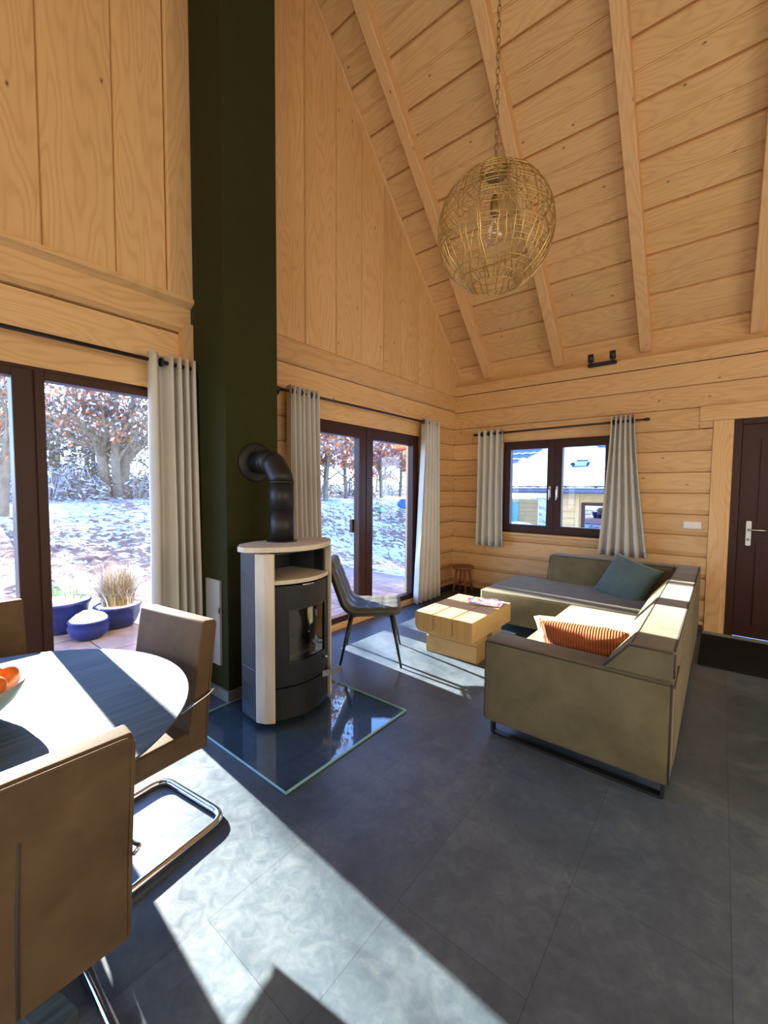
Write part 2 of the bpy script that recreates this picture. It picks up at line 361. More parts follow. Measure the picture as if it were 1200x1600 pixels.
def copy_tree(o, loc, rz=0.0, label=None, group=None, scale=None):
    def cp(a, par):
        c = a.copy(); COL.objects.link(c); c.parent = par
        for ch in [x for x in list(COL.objects) if x.parent == a]: cp(ch, c)
        return c
    r = cp(o, None); r.location = loc; r.rotation_euler = (0, 0, rz)
    if label: r['label'] = label
    if group: r['group'] = group
    if scale: r.scale = (scale,)*3
    return r
def arc(cx, cy, r, a0, a1, n): return [(cx+r*cos(a0+(a1-a0)*i/n), cy+r*sin(a0+(a1-a0)*i/n)) for i in range(n+1)]
def roundrect(x0, x1, y0, y1, r, n=6):
    return arc(x1-r, y1-r, r, 0, pi/2, n)+arc(x0+r, y1-r, r, pi/2, pi, n)+arc(x0+r, y0+r, r, pi, 3*pi/2, n)+arc(x1-r, y0+r, r, 1.5*pi, 2*pi, n)
def fillet(pts, r, n=5):
    """round the corners of a 3-D polyline"""
    pts = [Vector(p) for p in pts]; out = [pts[0]]
    for i in range(1, len(pts)-1):
        a, p, b = pts[i-1], pts[i], pts[i+1]; d1 = (a-p); d2 = (b-p); rr = min(r, d1.length*.49, d2.length*.49)
        q0 = p + d1.normalized()*rr; q1 = p + d2.normalized()*rr
        for k in range(n+1):
            t_ = k/n; out.append(q0*(1-t_)**2 + p*2*t_*(1-t_) + q1*t_**2)
    out.append(pts[-1]); return out

# ================================================================== SETTING
KR, ZR = 0.9733, 3.26                       # roof slope: z = ZR - KR*y
RIDGE = -4.25
def ceil_z(y): return ZR - KR*y if y > RIDGE else ZR - KR*(2*RIDGE - y)
XE, YE = 6.5, -8.5                          # far walls behind the camera
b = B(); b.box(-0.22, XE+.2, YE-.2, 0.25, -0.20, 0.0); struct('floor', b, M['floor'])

def log_prof(h, th=0.2): return [(-0.006, -th), (-0.006, -0.05), (0, -0.020), (0.006, -0.016), (0.044, 0), (h-0.012, 0), (h-0.005, -0.022), (h-0.001, -0.05), (h-0.001, -th)]
PIT = 0.219
rows = [2.09 - PIT*k for k in range(10)]    # joint heights downward from 2.09
jz = sorted([0.0] + [z for z in rows if z > 0.05] + [2.09+PIT])
# --- gable wall (x = 0) with two glazed door openings
GW = [(-7.6, -3.93), (-2.95, -0.90)]        # openings y range, 0.04 .. 2.12
b = B()
def gable_log(y0, y1, z0, z1): b.board((0, y0, z0), (0, 1, 0), (0, 0, 1), (1, 0, 0), y1-y0, log_prof(z1-z0))
for z0, z1 in zip(jz[:-1], jz[1:]):
    if z0 < 2.05:
        zz1 = min(z1, 2.12) if z1 > 2.05 else z1
        gable_log(-3.93, -2.95, z0, z1); gable_log(-0.90, 0.2, z0, z1); gable_log(YE-.2, -7.6, z0, z1)
gable_log(-3.93, -2.95, 2.09, 2.308); gable_log(-0.90, 0.2, 2.09, 2.308); gable_log(YE-.2, -7.6, 2.09, 2.308)
gable_log(YE-.2, -3.85, 2.309, 2.54); gable_log(-3.85, 0.2, 2.309, 2.56)
for g0, g1 in GW:                            # header planks above the openings
    b.board((0, g0-.0, 2.125), (0, 1, 0), (0, 0, 1), (1, 0, 0), g1-g0, [(-.004, -.2), (-.004, 0), (0.184, 0), (0.184, -.05), (.19, -.05), (0.19, -.2)])
b.board((0, -3.85, 2.56), (0, 1, 0), (0, 0, 1), (1, 0, 0), 4.05, [(0, -.2), (0.0, -0.012), (0.02, 0.012), (0.205, 0.012), (0.215, 0.0), (0.215, -.2)])
b.board((0, YE-.2, 2.54), (0, 1, 0), (0, 0, 1), (1, 0, 0), -3.87-YE+.2, [(0, -.2), (0.0, 0.02), (0.02, 0.06), (0.16, 0.06), (0.185, 0.115), (0.215, 0.115), (0.215, -.2)])
# upright boards of the gable
ys = [0.30, -0.19, -0.555, -0.926, -1.301, -1.633, -2.005, -2.378, -2.775, -3.13, -3.48]
for i in range(len(ys)-1):
    y1, y0 = ys[i], ys[i+1]; zt = ceil_z(y0)+.05; w = y1-y0
    b.board((0, y0, 2.775), (0, 0, 1), (0, 1, 0), (1, 0, 0), zt-2.775, [(0, -.1), (w-.001, -.1), (w-.001, -.014), (w-.010, 0.003), (0.010, 0.005), (0.001, -.014)])
ys = [-3.87, -4.04, -4.34, -4.70, -5.06, -5.42, -5.78, -6.2, -6.6, -7.0, -7.5, -8.0, -8.7]
for i in range(len(ys)-1):
    y1, y0 = ys[i], ys[i+1]; zt = max(ceil_z(y0), ceil_z(y1))+.05; w = y1-y0; xo = 0.115 if i == 0 else 0.095
    b.board((0, y0, 2.755), (0, 0, 1), (0, 1, 0), (1, 0, 0), zt-2.755, [(0, -.1), (w-.0005, -.1), (w-.0005, xo-.014), (w-.010, xo), (0.010, xo+.002), (0, xo-.014)])
b.board((0.0, -3.93, 2.13), (0, 0, 1), (0, 1, 0), (1, 0, 0), 0.46, [(0, 0), (.065, 0), (.065, .085), (0, .085)])
struct('wall_gable', b, M['pine'])
# --- back wall (y = 0) : window + entrance door
BW = (0.75, 2.075, 0.895, 2.08); BD = (3.10, 4.12, 0.0, 2.15)
b = B()
def back_log(x0, x1, z0, z1, pr=None): b.board((x0, 0, z0), (1, 0, 0), (0, 0, 1), (0, -1, 0), x1-x0, pr or log_prof(z1-z0))
for z0, z1 in zip(jz[:-1], jz[1:]):
    if z0 < 2.05:
        if z1 <= BW[2]+.03: back_log(0, 2.935, z0, z1)
        else:
            a0 = max(z0, BW[2]) if z0 < BW[2] else z0
            if z0 < BW[2]-.02: back_log(BW[0], BW[1], z0, BW[2])
            if z1 > BW[3]: pass
            back_log(0, BW[0], z0, z1); back_log(BW[1]+.10, 2.935, z0, z1)
    else:
        back_log(0, 2.83, z0, z1); back_log(2.83, 2.935, z0, 2.156, [(0, -.2), (0, -.0), (.066, -.0), (.066, -.2)])
back_log(BW[0], BW[1]+.10, BW[3], 2.09, [(0, -.2), (0, 0), (0.0095, 0), (0.0095, -.2)])
b.board((BW[1], 0, 0.93), (0, 0, 1), (1, 0, 0), (0, -1, 0), 1.16, [(0, -.2), (0, .003), (.099, .003), (.099, -.2)])
b.board((2.937, 0, 0), (0, 0, 1), (1, 0, 0), (0, -1, 0), 2.155, [(0, -.2), (0, .004), (.004, .008), (.125, .008), (.13, .004), (.130, 0.0), (.162, 0.0), (.162, -.2)])
b.board((2.83, 0, 2.157), (1, 0, 0), (0, 0, 1), (0, -1, 0), XE+.2-2.83, [(0, -.2), (0, .010), (.004, .014), (.146, .014), (.15, .010), (.15, -.2)])
for z0, z1 in zip(jz[:-1], jz[1:]):
    if z0 < 2.05: back_log(4.13, XE+.2, z0, min(z1, 2.156))
for z0, z1 in ((2.309, 2.54), (2.541, 2.775)): back_log(-0.0, XE+.2, z0, z1)
b.board((0, 0, 2.776), (1, 0, 0), (0, 0, 1), (0, -1, 0), XE+.2, [(0, -.35), (0, .0), (.02, .014), (.12, .014), (.145, -.01), (.158, -.02), (.158, -.35)])
b.board((0, 0.10, 2.935), (1, 0, 0), (0, 0, 1), (0, -1, 0), XE+.2, [(0, -.25), (0, -.02), (0.22, -.02), (.22, -.25)])
struct('wall_back', b, M['pine'])
# outside ends of the back-wall logs past the corner, with a rounded bracket on top
b = B()
for z0, z1 in zip(jz[:-1], jz[1:]):
    if z0 < 1.8: b.board((-0.62, 0.19, z0), (1, 0, 0), (0, 0, 1), (0, -1, 0), 0.41, [(0, 0), (.02, .16), (.2, .16), (.215, 0)])
for z0, x0 in ((1.86, -0.80), (1.97, -0.95), (2.08, -1.12), (2.19, -1.32), (2.30, -1.45)):
    b.board((x0, 0.19, z0), (1, 0, 0), (0, 0, 1), (0, -1, 0), -0.21-x0, [(0, 0), (.005, .16), (.104, .16), (.109, 0)])
struct('trim_13', b, M['exterior_pine'], bevel=0.03, seg=3)
# --- walls behind the camera, with window openings
def plank_wall(name, horizontal_y, fixed, a0, a1, ztop, hole):
    bb = B(); z = 0
    while z < ztop:
        z1 = min(z+PIT, ztop)
        segs = [(a0, a1)] if not (z1 > hole[2] and z < hole[3]) else [(a0, hole[0]), (hole[1], a1)]
        for s0, s1 in segs:
            if horizontal_y: bb.board((fixed, s0, z), (0, 1, 0), (0, 0, 1), (-1, 0, 0), s1-s0, log_prof(z1-z))
            else: bb.board((s0, fixed, z), (1, 0, 0), (0, 0, 1), (0, 1, 0), s1-s0, log_prof(z1-z))
        z += PIT
    return struct(name, bb, M['pine'])
plank_wall('wall_right', True, XE, YE-.2, 0.2, 7.9, (0, 0, 9, 9))
plank_wall('wall_rear', False, YE, -.1, XE+.2, 3.5, (0, 0, 9, 9))
# --- ceiling boards, laid along x, overlapping a little
b = B(); sl_ = Vector((0, -1, KR)).normalized(); nl = Vector((0, -KR, -1)).normalized()
nboards = int((0.36-RIDGE)*sqrt(1+KR*KR)/0.395)+1
for i in range(nboards):
    o = Vector((-0.12, 0.36, ceil_z(0.36))) + sl_*(i*0.395)
    b.board(o, (1, 0, 0), sl_, nl, XE+.3, [(0, -.10), (0, -.018), (.012, .002), (.183, .012), (.190, .003), (.198, .003), (.207, .013), (.374, .022), (.386, .012), (.3945, -.018), (.3945, -.10)])
for i in range(nboards):
    s2 = Vector((0, 1, KR)).normalized(); n2 = Vector((0, KR, -1)).normalized()
    o = Vector((-0.12, 2*RIDGE-0.36, ceil_z(0.36))) + s2*(i*0.395)
    b.board(o, (1, 0, 0), s2, n2, XE+.3, [(0, -.10), (0, 0), (.01, .006), (.38, .006), (.394, 0), (.394, -.10)])
o = Vector((-0.3, 0.55, ceil_z(0.55)+.075)); hs_ = (0.55-RIDGE)*sqrt(1+KR*KR)+.05
b.board(o, (1, 0, 0), sl_, nl, XE+.6, [(0, -.10), (0, 0), (hs_, 0), (hs_, -.10)])
b.board((-0.3, 2*RIDGE-0.55, ceil_z(0.55)+.075), (1, 0, 0), s2, n2, XE+.6, [(0, -.10), (0, 0), (hs_, 0), (hs_, -.10)])
struct('ceiling', b, M['pine_ceiling'])
for k, xc in enumerate((0.455, 1.395, 2.315, 3.235, 4.16, 5.08, 6.0)):
    b = B(); o = Vector((xc-.055, 0.19, ceil_z(0.19)))
    b.board(o, sl_, (1, 0, 0), nl, (0.19-RIDGE)*sqrt(1+KR*KR), [(0, 0), (0, .128), (.006, .134), (.104, .134), (.11, .128), (.11, 0)])
    struct('trim_%d' % (k+1), b, M['pine_beam'])
b = B(); o = Vector((0.0, 0.30, ceil_z(0.30)))      # lath where the gable boards meet the ceiling
b.board(o, sl_, (1, 0, 0), nl, (0.30-RIDGE)*sqrt(1+KR*KR), [(0, 0), (0, .04), (.022, .04), (.028, .03), (.028, 0)])
struct('trim_8', b, M['pine_beam'])
b = B(); b.timber(0, XE, RIDGE-.09, RIDGE+.09, ceil_z(RIDGE)-.30, ceil_z(RIDGE)-.02, 'x'); struct('trim_9', b, M['pine_beam'])

# --- glazed doors and window: frame, sashes, panes
def rect_frame(bb, ax, fix, a0, a1, z0, z1, w, d0, d1, wb=None, wt=None):
    """rectangle of rails in the plane ax = fix; d0..d1 depth range"""
    wb = wb or w; wt = wt or w
    def bx(p0, p1, q0, q1, gr):
        if ax == 'x': bb.timber(fix+d0, fix+d1, p0, p1, q0, q1, 'y' if gr else 'z', .003)
        else: bb.timber(p0, p1, fix-d1, fix-d0, q0, q1, 'x' if gr else 'z', .003)
    bx(a0, a0+w, z0, z1, False); bx(a1-w, a1, z0, z1, False); bx(a0+w, a1-w, z0, z0+wb, True); bx(a0+w, a1-w, z1-wt, z1, True)
def glazed(name, ax, fix, frame, sashes, wf, ws, wbot=None, handles=None, wtop=None):
    b = B(); rect_frame(b, ax, fix, *frame, wf, -.085, -.005); fr = struct(name, b, M['frame_wood'])
    for s in sashes:
        b = B(); rect_frame(b, ax, fix, *s, ws, -.07, .012, wbot, wtop); sa = obj('sash', b, M['frame_wood'], fr)
        b = B(); a0, a1, z0, z1 = s
        if ax == 'x': b.box(fix-.040, fix-.034, a0+ws-.01, a1-ws+.01, z0+(wbot or ws)-.01, z1-ws+.01)
        else: b.box(a0+ws-.01, a1-ws+.01, fix+.034, fix+.040, z0+(wbot or ws)-.01, z1-ws+.01)
        obj('pane', b, M['pane'], sa)
    return fr
g2 = glazed('window_1', 'x', 0, (-2.95, -0.90, 0.068, 2.122), [(-2.915, -1.929, 0.080, 2.10), (-1.921, -0.935, 0.080, 2.10)], .035, .108, 0.052)
b = B(); b.box(-.12, -.06, -1.935, -1.915, 0.05, 2.1); obj('astragal', b, M['frame_wood'], g2)
b = B(); b.box(-.112, -.07, -2.06, -2.03, .98, 1.12); obj('handle', b, M['frame_wood'], g2, bevel=.004)
g1 = glazed('window_2', 'x', 0, (-7.6, -3.93, 0.03, 2.122), [(-5.75, -4.745, 0.045, 2.10), (-4.745, -3.965, 0.045, 2.10), (-7.56, -5.75, .045, 2.10)], .035, .048, 0.085)
b = B(); b.box(-.085, .02, -4.843, -4.75, 0.05, 2.1); obj('mullion', b, M['frame_wood'], g1, bevel=.006)
w3 = glazed('window_3', 'y', 0, BW, [(0.765, 1.412, .915, 2.062), (1.414, 2.06, .915, 2.062)], .03, .088)
for xh, s in ((1.365, 1), (1.452, 1)):
    b = B(); b.box(xh-.012, xh+.012, -.024, -.012, 1.36, 1.50); b.tube(fillet([(xh, -.02, 1.47), (xh, -.055, 1.47), (xh, -.06, 1.33)], .015), .008)
    obj('handle', b, M['steel'], w3, bevel=.002)
b = B(); b.timber(BW[0]-.02, BW[1]+.02, -.03, .0, 0.862, 0.893, 'x'); struct('trim_10', b, M['pine'])
# entrance door
b = B(); b.timber(3.093, 3.165, .009, .08, 0, 2.156, 'z'); b.timber(4.055, 4.118, .0, .08, 0, 2.15, 'z'); b.timber(3.165, 4.055, .0, .08, 2.10, 2.15, 'x')
d1 = struct('door_1', b, M['frame_wood'])
b = B(); b.timber(3.165, 4.055, .035, .085, 0.02, 2.10, 'z')
for z0, z1 in ((0.15, 0.95), (1.15, 1.95)):
    b.timber(3.305, 3.915, .022, .035, z0, z1, 'z', .006)
dl = obj('door_leaf', b, M['frame_wood'], d1)
b = B(); b.prism(roundrect(3.228, 3.268, 0.925, 1.165, .012), -.035, -.027)
for p in b.v: p.y, p.z = p.z+.055, p.y
obj('handle_plate', b, M['white_plastic'], dl)
b = B(); b.tube(fillet([(3.248, .03, 1.082), (3.248, -.03, 1.082), (3.375, -.035, 1.082)], .02), .0095, 10); obj('door_handle', b, M['steel'], dl)
b = B(); b.tube([(3.248, .028, .985), (3.248, .012, .985)], .011, 12); obj('lock_cylinder', b, M['steel'], dl)
# baseboards
b = B(); b.timber(0.02, 2.93, -.022, 0, 0, .075, 'x'); b.timber(4.13, XE, -.022, 0, 0, .075, 'x'); struct('baseboard_back', b, M['dark_trim'])
b = B(); b.timber(2.93, 4.13, -.035, 0, 0, .022, 'x'); struct('trim_11', b, M['grey_trim'])
b = B(); b.timber(0, .022, -.90, -.02, 0, .075, 'y'); struct('baseboard_corner', b, M['dark_trim'])
b = B(); b.timber(-.19, .018, -2.95, -.90, 0, .068, 'y'); b.timber(0.0, .018, -3.435, -2.95, 0, .068, 'y'); struct('trim_12', b, M['pine'])
# chimney breast
CH = (0.0, 0.483, -3.864, -3.449)
b = B(); b.box(*CH, 0, 7.2); struct('wall_chimney', b, M['green_wall'], bevel=.004)
b = B(); b.box(0.0, .497, -3.878, -3.864, 0, .075); b.box(.483, .497, -3.864, -3.449, 0, .075); b.box(0.02, .497, -3.449, -3.435, 0, .075); struct('baseboard_chimney', b, M['grey_trim'])
b = B(); b.box(.235, .412, -3.884, -3.864, .235, .823); pn = tag(obj('access_panel', b, M['pale_panel'], bevel=.004), 'pale grey rectangular cover panel low on the side of the dark green chimney', 'panel')
b = B(); b.box(.405, .417, -3.892, -3.884, .60, .64); obj('catch', b, M['steel'], pn)

# ================================================================== OUTSIDE
def gh(x, y):
    """ground height"""
    if x > -2.9: base = -0.16
    else:
        t_ = min(1, max(0, (-2.9-x)/8.0)); base = -0.16 + 1.25*(t_*t_*(3-2*t_))*0.9 + 0.012*max(0, -11-x)
    if y > 1.0 and x > -9:                     # falls away towards the neighbour's plot
        k_ = min(1, (y-1)/4)*min(1, max(0, (x+9)/5)); base = base*(1-k_) + (-0.9)*k_
    return base
def grid_ground(name, xs, ys_, mat, amp):
    bb = B(); nx, ny = len(xs), len(ys_); vs = []
    for x in xs:
        for y in ys_:
            n_ = noise.noise(Vector((x*1.1, y*1.1, 0)))*.5 + noise.noise(Vector((x*3.7, y*3.7, 3)))*.5 + .35*noise.noise(Vector((x*9, y*9, 5)))
            a = amp*min(1, max(0, (-x-2.4)/1.5)) if x > -4 else amp
            vs.append((x, y, gh(x, y)+a*n_))
    bb.add(vs, [(i*ny+j, (i+1)*ny+j, (i+1)*ny+j+1, i*ny+j+1) for i in range(nx-1) for j in range(ny-1)], sm=True)
    return obj(name, bb, mat)
xs = [-.24] + [-.3-.075*i for i in range(150)] + [-11.6-.5*i for i in range(70)]
ysg = [-12+.5*i for i in range(14)] + [-5.2+.075*i for i in range(90)] + [1.6+.2*i for i in range(70)] + [15.6+1.0*i for i in range(45)]
g = grid_ground('snowy_garden_ground', xs, ysg, M['snow_ground'], 0.075); g['kind'] = 'structure'
b = B(); b.box(-.24, 14, .40, 22, -.95, -.9); o = obj('neighbour_yard_ground', b, M['snow']); o['kind'] = 'structure'
# terrace slabs
b = B()
for i in range(4):
    for j in range(16):
        x0 = -.26-.62*(i+1); y0 = -7.6+.52*j
        b.box(x0, x0+.61, y0, y0+.51, -.155+random.random()*.004, -.125+random.random()*.006)
o = struct('terrace_paving', b, M['deck_stone'], bevel=.006)

def pot(name, label, loc, r, h, belly, snow_h, sep=0):
    t_ = thing(name, label, 'plant pot', loc, random.random()*3, None)
    pr = [(0.01, 0), (r*.62, 0), (r*.66, .012), (r*(.80+.1*belly), h*.25), (r*(.93+.12*belly), h*.6), (r*.97, h*.86), (r*1.03, h*.9), (r*1.06, h*.96), (r*1.03, h), (r*.93, h*.99), (r*.9, h*.86)]
    b = B(); b.lathe(pr, 32); obj('pot_body', b, M['blue_glaze'], t_)
    b = B(); b.lathe([(0.001, h*.9), (r*.9, h*.88)], 24); obj('soil', b, M['soil'], t_)
    b = B(); n = 24
    vs = [(0, 0, h*.9+snow_h)]
    for i in range(1, 8):
        rr = r*1.02*i/7
        for k in range(n):
            a = 2*pi*k/n; z = h*.93+snow_h*(1-(i/7)**2.4) + .018*noise.noise(Vector((rr*cos(a)*14, rr*sin(a)*14, sep)))
            wob = 1+.06*noise.noise(Vector((cos(a)*2, sin(a)*2, sep+4)))
            vs.append((rr*cos(a)*wob, rr*sin(a)*wob, z))
    fs = [(0, 1+k, 1+(k+1) % n) for k in range(n)] + [(1+i*n+k, 1+(i+1)*n+k, 1+(i+1)*n+(k+1) % n, 1+i*n+(k+1) % n) for i in range(6) for k in range(n)]
    b.add(vs, fs, sm=True); obj('snow_cap', b, M['snow'], t_)
    return t_
def blades(n, r, h, spread, w, seed):
    random.seed(seed); b = B()
    for _ in range(n):
        a = random.random()*2*pi; rr = r*sqrt(random.random()); p = Vector((rr*cos(a), rr*sin(a), 0)); d = random.random()*2*pi; s_ = spread*random.random(); hh = h*(.6+.4*random.random())
        q = Vector((cos(d), sin(d), 0)); side = Vector((-sin(d), cos(d), 0))*w; pts = []
        for i in range(5):
            t2 = i/4; pts.append(p + q*s_*t2*t2 + Vector((0, 0, hh*(t2 - .35*t2*t2*(s_/max(spread, .01))))))
        vs = []
        for i, c in enumerate(pts): k_ = 1-.85*i/4; vs += [c-side*k_, c+side*k_]
        b.add(vs, [(2*i, 2*i+1, 2*i+3, 2*i+2) for i in range(4)])
    return b
p1 = pot('flower_pot', 'large dark blue glazed pot with green bulb shoots and snow on the terrace', (-2.52, -4.06, -.12), .265, .34, 0, .05, 1)
o = obj('bulb_shoots', blades(22, .20, .22, .05, .010, 3), M['green_shoot'], p1, loc=(0, 0, .33)); o['kind'] = 'stuff'
p2 = pot('flower_pot', 'small round blue bowl pot heaped with snow in front of the other two', (-2.05, -3.94, -.12), .175, .20, 1.2, .10, 2)
p3 = pot('flower_pot', 'blue glazed pot holding a snowy clump of dry grass, nearest the curtain', (-2.25, -3.60, -.12), .225, .25, .3, .03, 3)
o = obj('dry_grass_clump', blades(1300, .15, .52, .42, .006, 5), M['snowy_grass'], p3, loc=(0, 0, .22)); o['kind'] = 'stuff'
random.seed(12)

# --- trees
def tree_parts(seed, H, r0, leafmat, nleaf, bark='bark', multi=1, spread=1.0, zmin=.25, depth=4, ls=.05, lmin=0.0, zmax=1.0, lmax=99, bl=1.0):
    random.seed(seed); bt = B(); tips = []
    def branch(p, d, length, r, lvl):
        n = 5 if lvl < 2 else 3; pts = [p]; rs = [r]; q = p.copy(); dd = d.copy()
        for i in range(n):
            dd = (dd + Vector((random.uniform(-1, 1), random.uniform(-1, 1), random.uniform(-.4, .7)))*(.09 if lvl == 0 else .22)).normalized()
            q = q + dd*length/n; pts.append(q.copy()); rs.append(r*(1-.75*(i+1)/n) if lvl else r*(1-.55*(i+1)/n))
        bt.tube(pts, rs, 10 if lvl == 0 else (6 if lvl == 1 else 3), cap=False)
        if lvl >= 2: tips.extend(pts[1:])
        if lvl >= depth: return
        k = {0: 13, 1: 6, 2: 4, 3: 3}[lvl]
        for _ in range(k):
            f_ = random.uniform(zmin if lvl == 0 else .25, zmax if lvl == 0 else 1.0); i = min(n-1, int(f_*n)); c = pts[i].lerp(pts[i+1], f_*n-i)
            a = random.random()*2*pi; side = Vector((cos(a), sin(a), random.uniform(-.1, .6 if lvl else .75))).normalized()
            nd = (dd*.35 + side*spread).normalized()
            branch(c, nd, length*random.uniform(.33, .52)*(bl if lvl == 0 else 1), rs[i]*.42+.002, lvl+1)
    for m_ in range(multi):
        a = 2.1*m_; off = Vector((cos(a), sin(a), 0))*(r0*1.1 if multi > 1 else 0)
        branch(off, Vector((cos(a)*.05*(multi > 1), sin(a)*.05*(multi > 1), 1)).normalized(), H*random.uniform(.85, 1), r0*random.uniform(.7, 1), 0)
    bl = B(); tips = [t_ for t_ in tips if lmin < t_.z < lmax]
    for _ in range(nleaf):
        c = random.choice(tips) + Vector((random.gauss(0, .13), random.gauss(0, .13), random.gauss(0, .11)))
        u = Vector((random.uniform(-1, 1), random.uniform(-1, 1), random.uniform(-1, 1))).normalized(); v = u.orthogonal().normalized(); s_ = ls*random.uniform(.5, 1.3)
        bl.add([c-u*s_, c-v*s_*.5, c+u*s_, c+v*s_*.5], [(0, 1, 2, 3)])
    return bt, bl
def tree(name, label, loc, seed, H, r0, leafmat, nleaf, group=None, **k):
    t_ = thing(name, label, 'tree', loc, 0, group); bt, bl = tree_parts(seed, H, r0, leafmat, nleaf, **k)
    obj('trunk', bt, M['bark'], t_)
    if nleaf: obj('foliage', bl, M[leafmat], t_)
    return t_
def conifer(name, label, loc, seed, H, R, group=None, n=2600):
    random.seed(seed); t_ = thing(name, label, 'tree', loc, 0, group)
    b = B(); b.tube([(0, 0, -.1), (0, 0, H*.5), (0, 0, H)], [R*.07, R*.045, .01], 8); obj('trunk', b, M['dark_bark'], t_)
    b = B()
    for i in range(n):
        z = H*(1-sqrt(random.random())*.98); rr = R*(1-z/H)*(.25+.75*random.random()**.5)+.03; a = random.random()*2*pi
        c = Vector((rr*cos(a), rr*sin(a), z-.12*rr)); d = Vector((cos(a), sin(a), -.35+random.uniform(-.25, .25))).normalized(); s_ = Vector((-sin(a), cos(a), random.uniform(-.4, .4))).normalized()
        ln = .16*random.uniform(.6, 1.3)*(H/4)**.5; w = ln*.30
        b.add([c-d*ln*.6, c+s_*w, c+d*ln, c-s_*w], [(0, 1, 2, 3)])
    obj('foliage', b, M['snowy_needles'], t_); return t_
G_ = lambda x, y: (x, y, gh(x, y)-.08)
tree('oak_tree', 'thick twin-stemmed oak with orange leaves on the snowy bank beyond the dining window', G_(-14.5, .55), 4, 8.0, .23, 'oak_leaves', 3600, multi=3, zmin=.18, zmax=.34, spread=.75, bl=.8, depth=3, ls=.085, lmin=1.2, lmax=3.9)
tree('oak_tree', 'bare leaning tree at the edge of the dining window beside the mullion', G_(-9.0, -3.50), 9, 5.0, .15, 'oak_leaves', 250, multi=1, zmin=.12, zmax=.5, spread=.4, bl=.5, depth=3, lmax=3.4)
conifer('spruce_tree', 'broad snow-dusted spruce beyond the dining window, beside the orange-leaved oak', G_(-17, -.75), 21, 4.1, 2.1)
conifer('spruce_tree', 'small snowy spruce at the foot of the thick oak', G_(-19, 1.2), 22, 4.6, 1.8, n=2200)
conifer('spruce_tree', 'yellowish green spruce close behind the oak trunk, next to the curtain', G_(-17, 2.9), 23, 4.2, 1.5, n=1800)
bush0 = None
def bramble(label, loc, seed, R=1.3, H=1.1, n=900):
    random.seed(seed); t_ = thing('snowy_bush', label, 'bush', loc, 0, 'snowy bushes along the wood edge'); b = B()
    for i in range(90):
        a = random.random()*2*pi; r_ = R*random.random(); h = H*random.uniform(.5, 1.1)
        p = Vector((.3*r_*cos(a), .3*r_*sin(a), 0)); q = Vector((r_*cos(a), r_*sin(a), h)); e_ = Vector((1.4*r_*cos(a), 1.4*r_*sin(a), h*.55))
        b.tube([p, p.lerp(q, .6)+Vector((0, 0, .15)), q, e_], [.014, .011, .008, .004], 3, cap=False)
    obj('stems', b, M['snowy_twigs'], t_); b = B()
    for i in range(n):
        a = random.random()*2*pi; r_ = R*1.3*sqrt(random.random()); z = H*random.random()*(1.15-.5*r_/R)
        c = Vector((r_*cos(a), r_*sin(a), max(0.03, z))); u = Vector((random.uniform(-1, 1), random.uniform(-1, 1), random.uniform(-.4, .4))).normalized(); v = u.orthogonal().normalized(); s_ = .08*random.uniform(.4, 1.3)
        b.add([c-u*s_*1.6, c-v*s_*.3, c+u*s_*1.6, c+v*s_*.3], [(0, 1, 2, 3)])
    obj('foliage', b, M['snowy_twigs'], t_); return t_
LB = 'low tangled bush dusted with snow at the foot of the trees'
bush0 = bramble(LB, G_(-14, -1.6), 31)
random.seed(33)
for (x, y, s_) in [(-15.2, -.6, 1.1), (-15.6, 1.6, 1.0), (-16.4, 2.6, 1.1), (-14.6, -2.9, 1.0), (-18, 4.2, 1.2), (-14, 10, 1.0), (-14.5, 13, 1.2), (-14, 16.5, 1.1), (-13.5, 7.4, 1.0), (-17.5, .2, 1.3), (-18, -2.6, 1.2)]:
    copy_tree(bush0, G_(x, y), random.random()*6, scale=s_)
# trees seen through the living-room door
LT = 'slender oak keeping orange leaves, standing behind the snowy lawn'
tA = tree('young_oak_tree', LT, G_(-10.2, 7.0), 41, 6.8, .11, 'beech_leaves', 9000, 'slender oaks beyond the living room doors', multi=2, zmin=.08, depth=4, ls=.10, lmin=.3)
tB = tree('young_oak_tree', LT, G_(-11.0, 9.2), 42, 6.6, .13, 'beech_leaves', 8000, 'slender oaks beyond the living room doors', multi=1, zmin=.08, depth=4, ls=.10, lmin=.3)
random.seed(44)
for (src, x, y, s_) in [(tA, -11.5, 12.6, 1.0), (tB, -12.5, 15.5, 1.05), (tA, -13.5, 19, 1.1), (tB, -13.5, 6.6, 1.1), (tA, -15.5, 11.0, 1.2), (tB, -17, 17, 1.2), (tA, -18.5, 8.5, 1.3), (tB, -16, 24, 1.2), (tA, -19, 22, 1.3)]:
    copy_tree(src, G_(x, y), random.random()*6, scale=s_)
LF = 'bare woodland tree far behind the garden bank'
tC = tree('woodland_tree', LF, G_(-24, -2), 51, 6.4, .18, 'oak_leaves', 1700, 'bare trees of the far wood', zmin=.2, depth=4, ls=.10)
random.seed(55)
for (x, y) in [(-23, .8), (-26, 3.0), (-22, 5.0), (-29, -4.4), (-27, .2), (-31, 6.5), (-24, 12), (-26, 19), (-25, 26), (-29, 33), (-33, 14), (-34, 1), (-21, -4.5), (-35, 24)]:
    copy_tree(tC, G_(x, y), random.random()*6, scale=random.uniform(.85, 1.05))
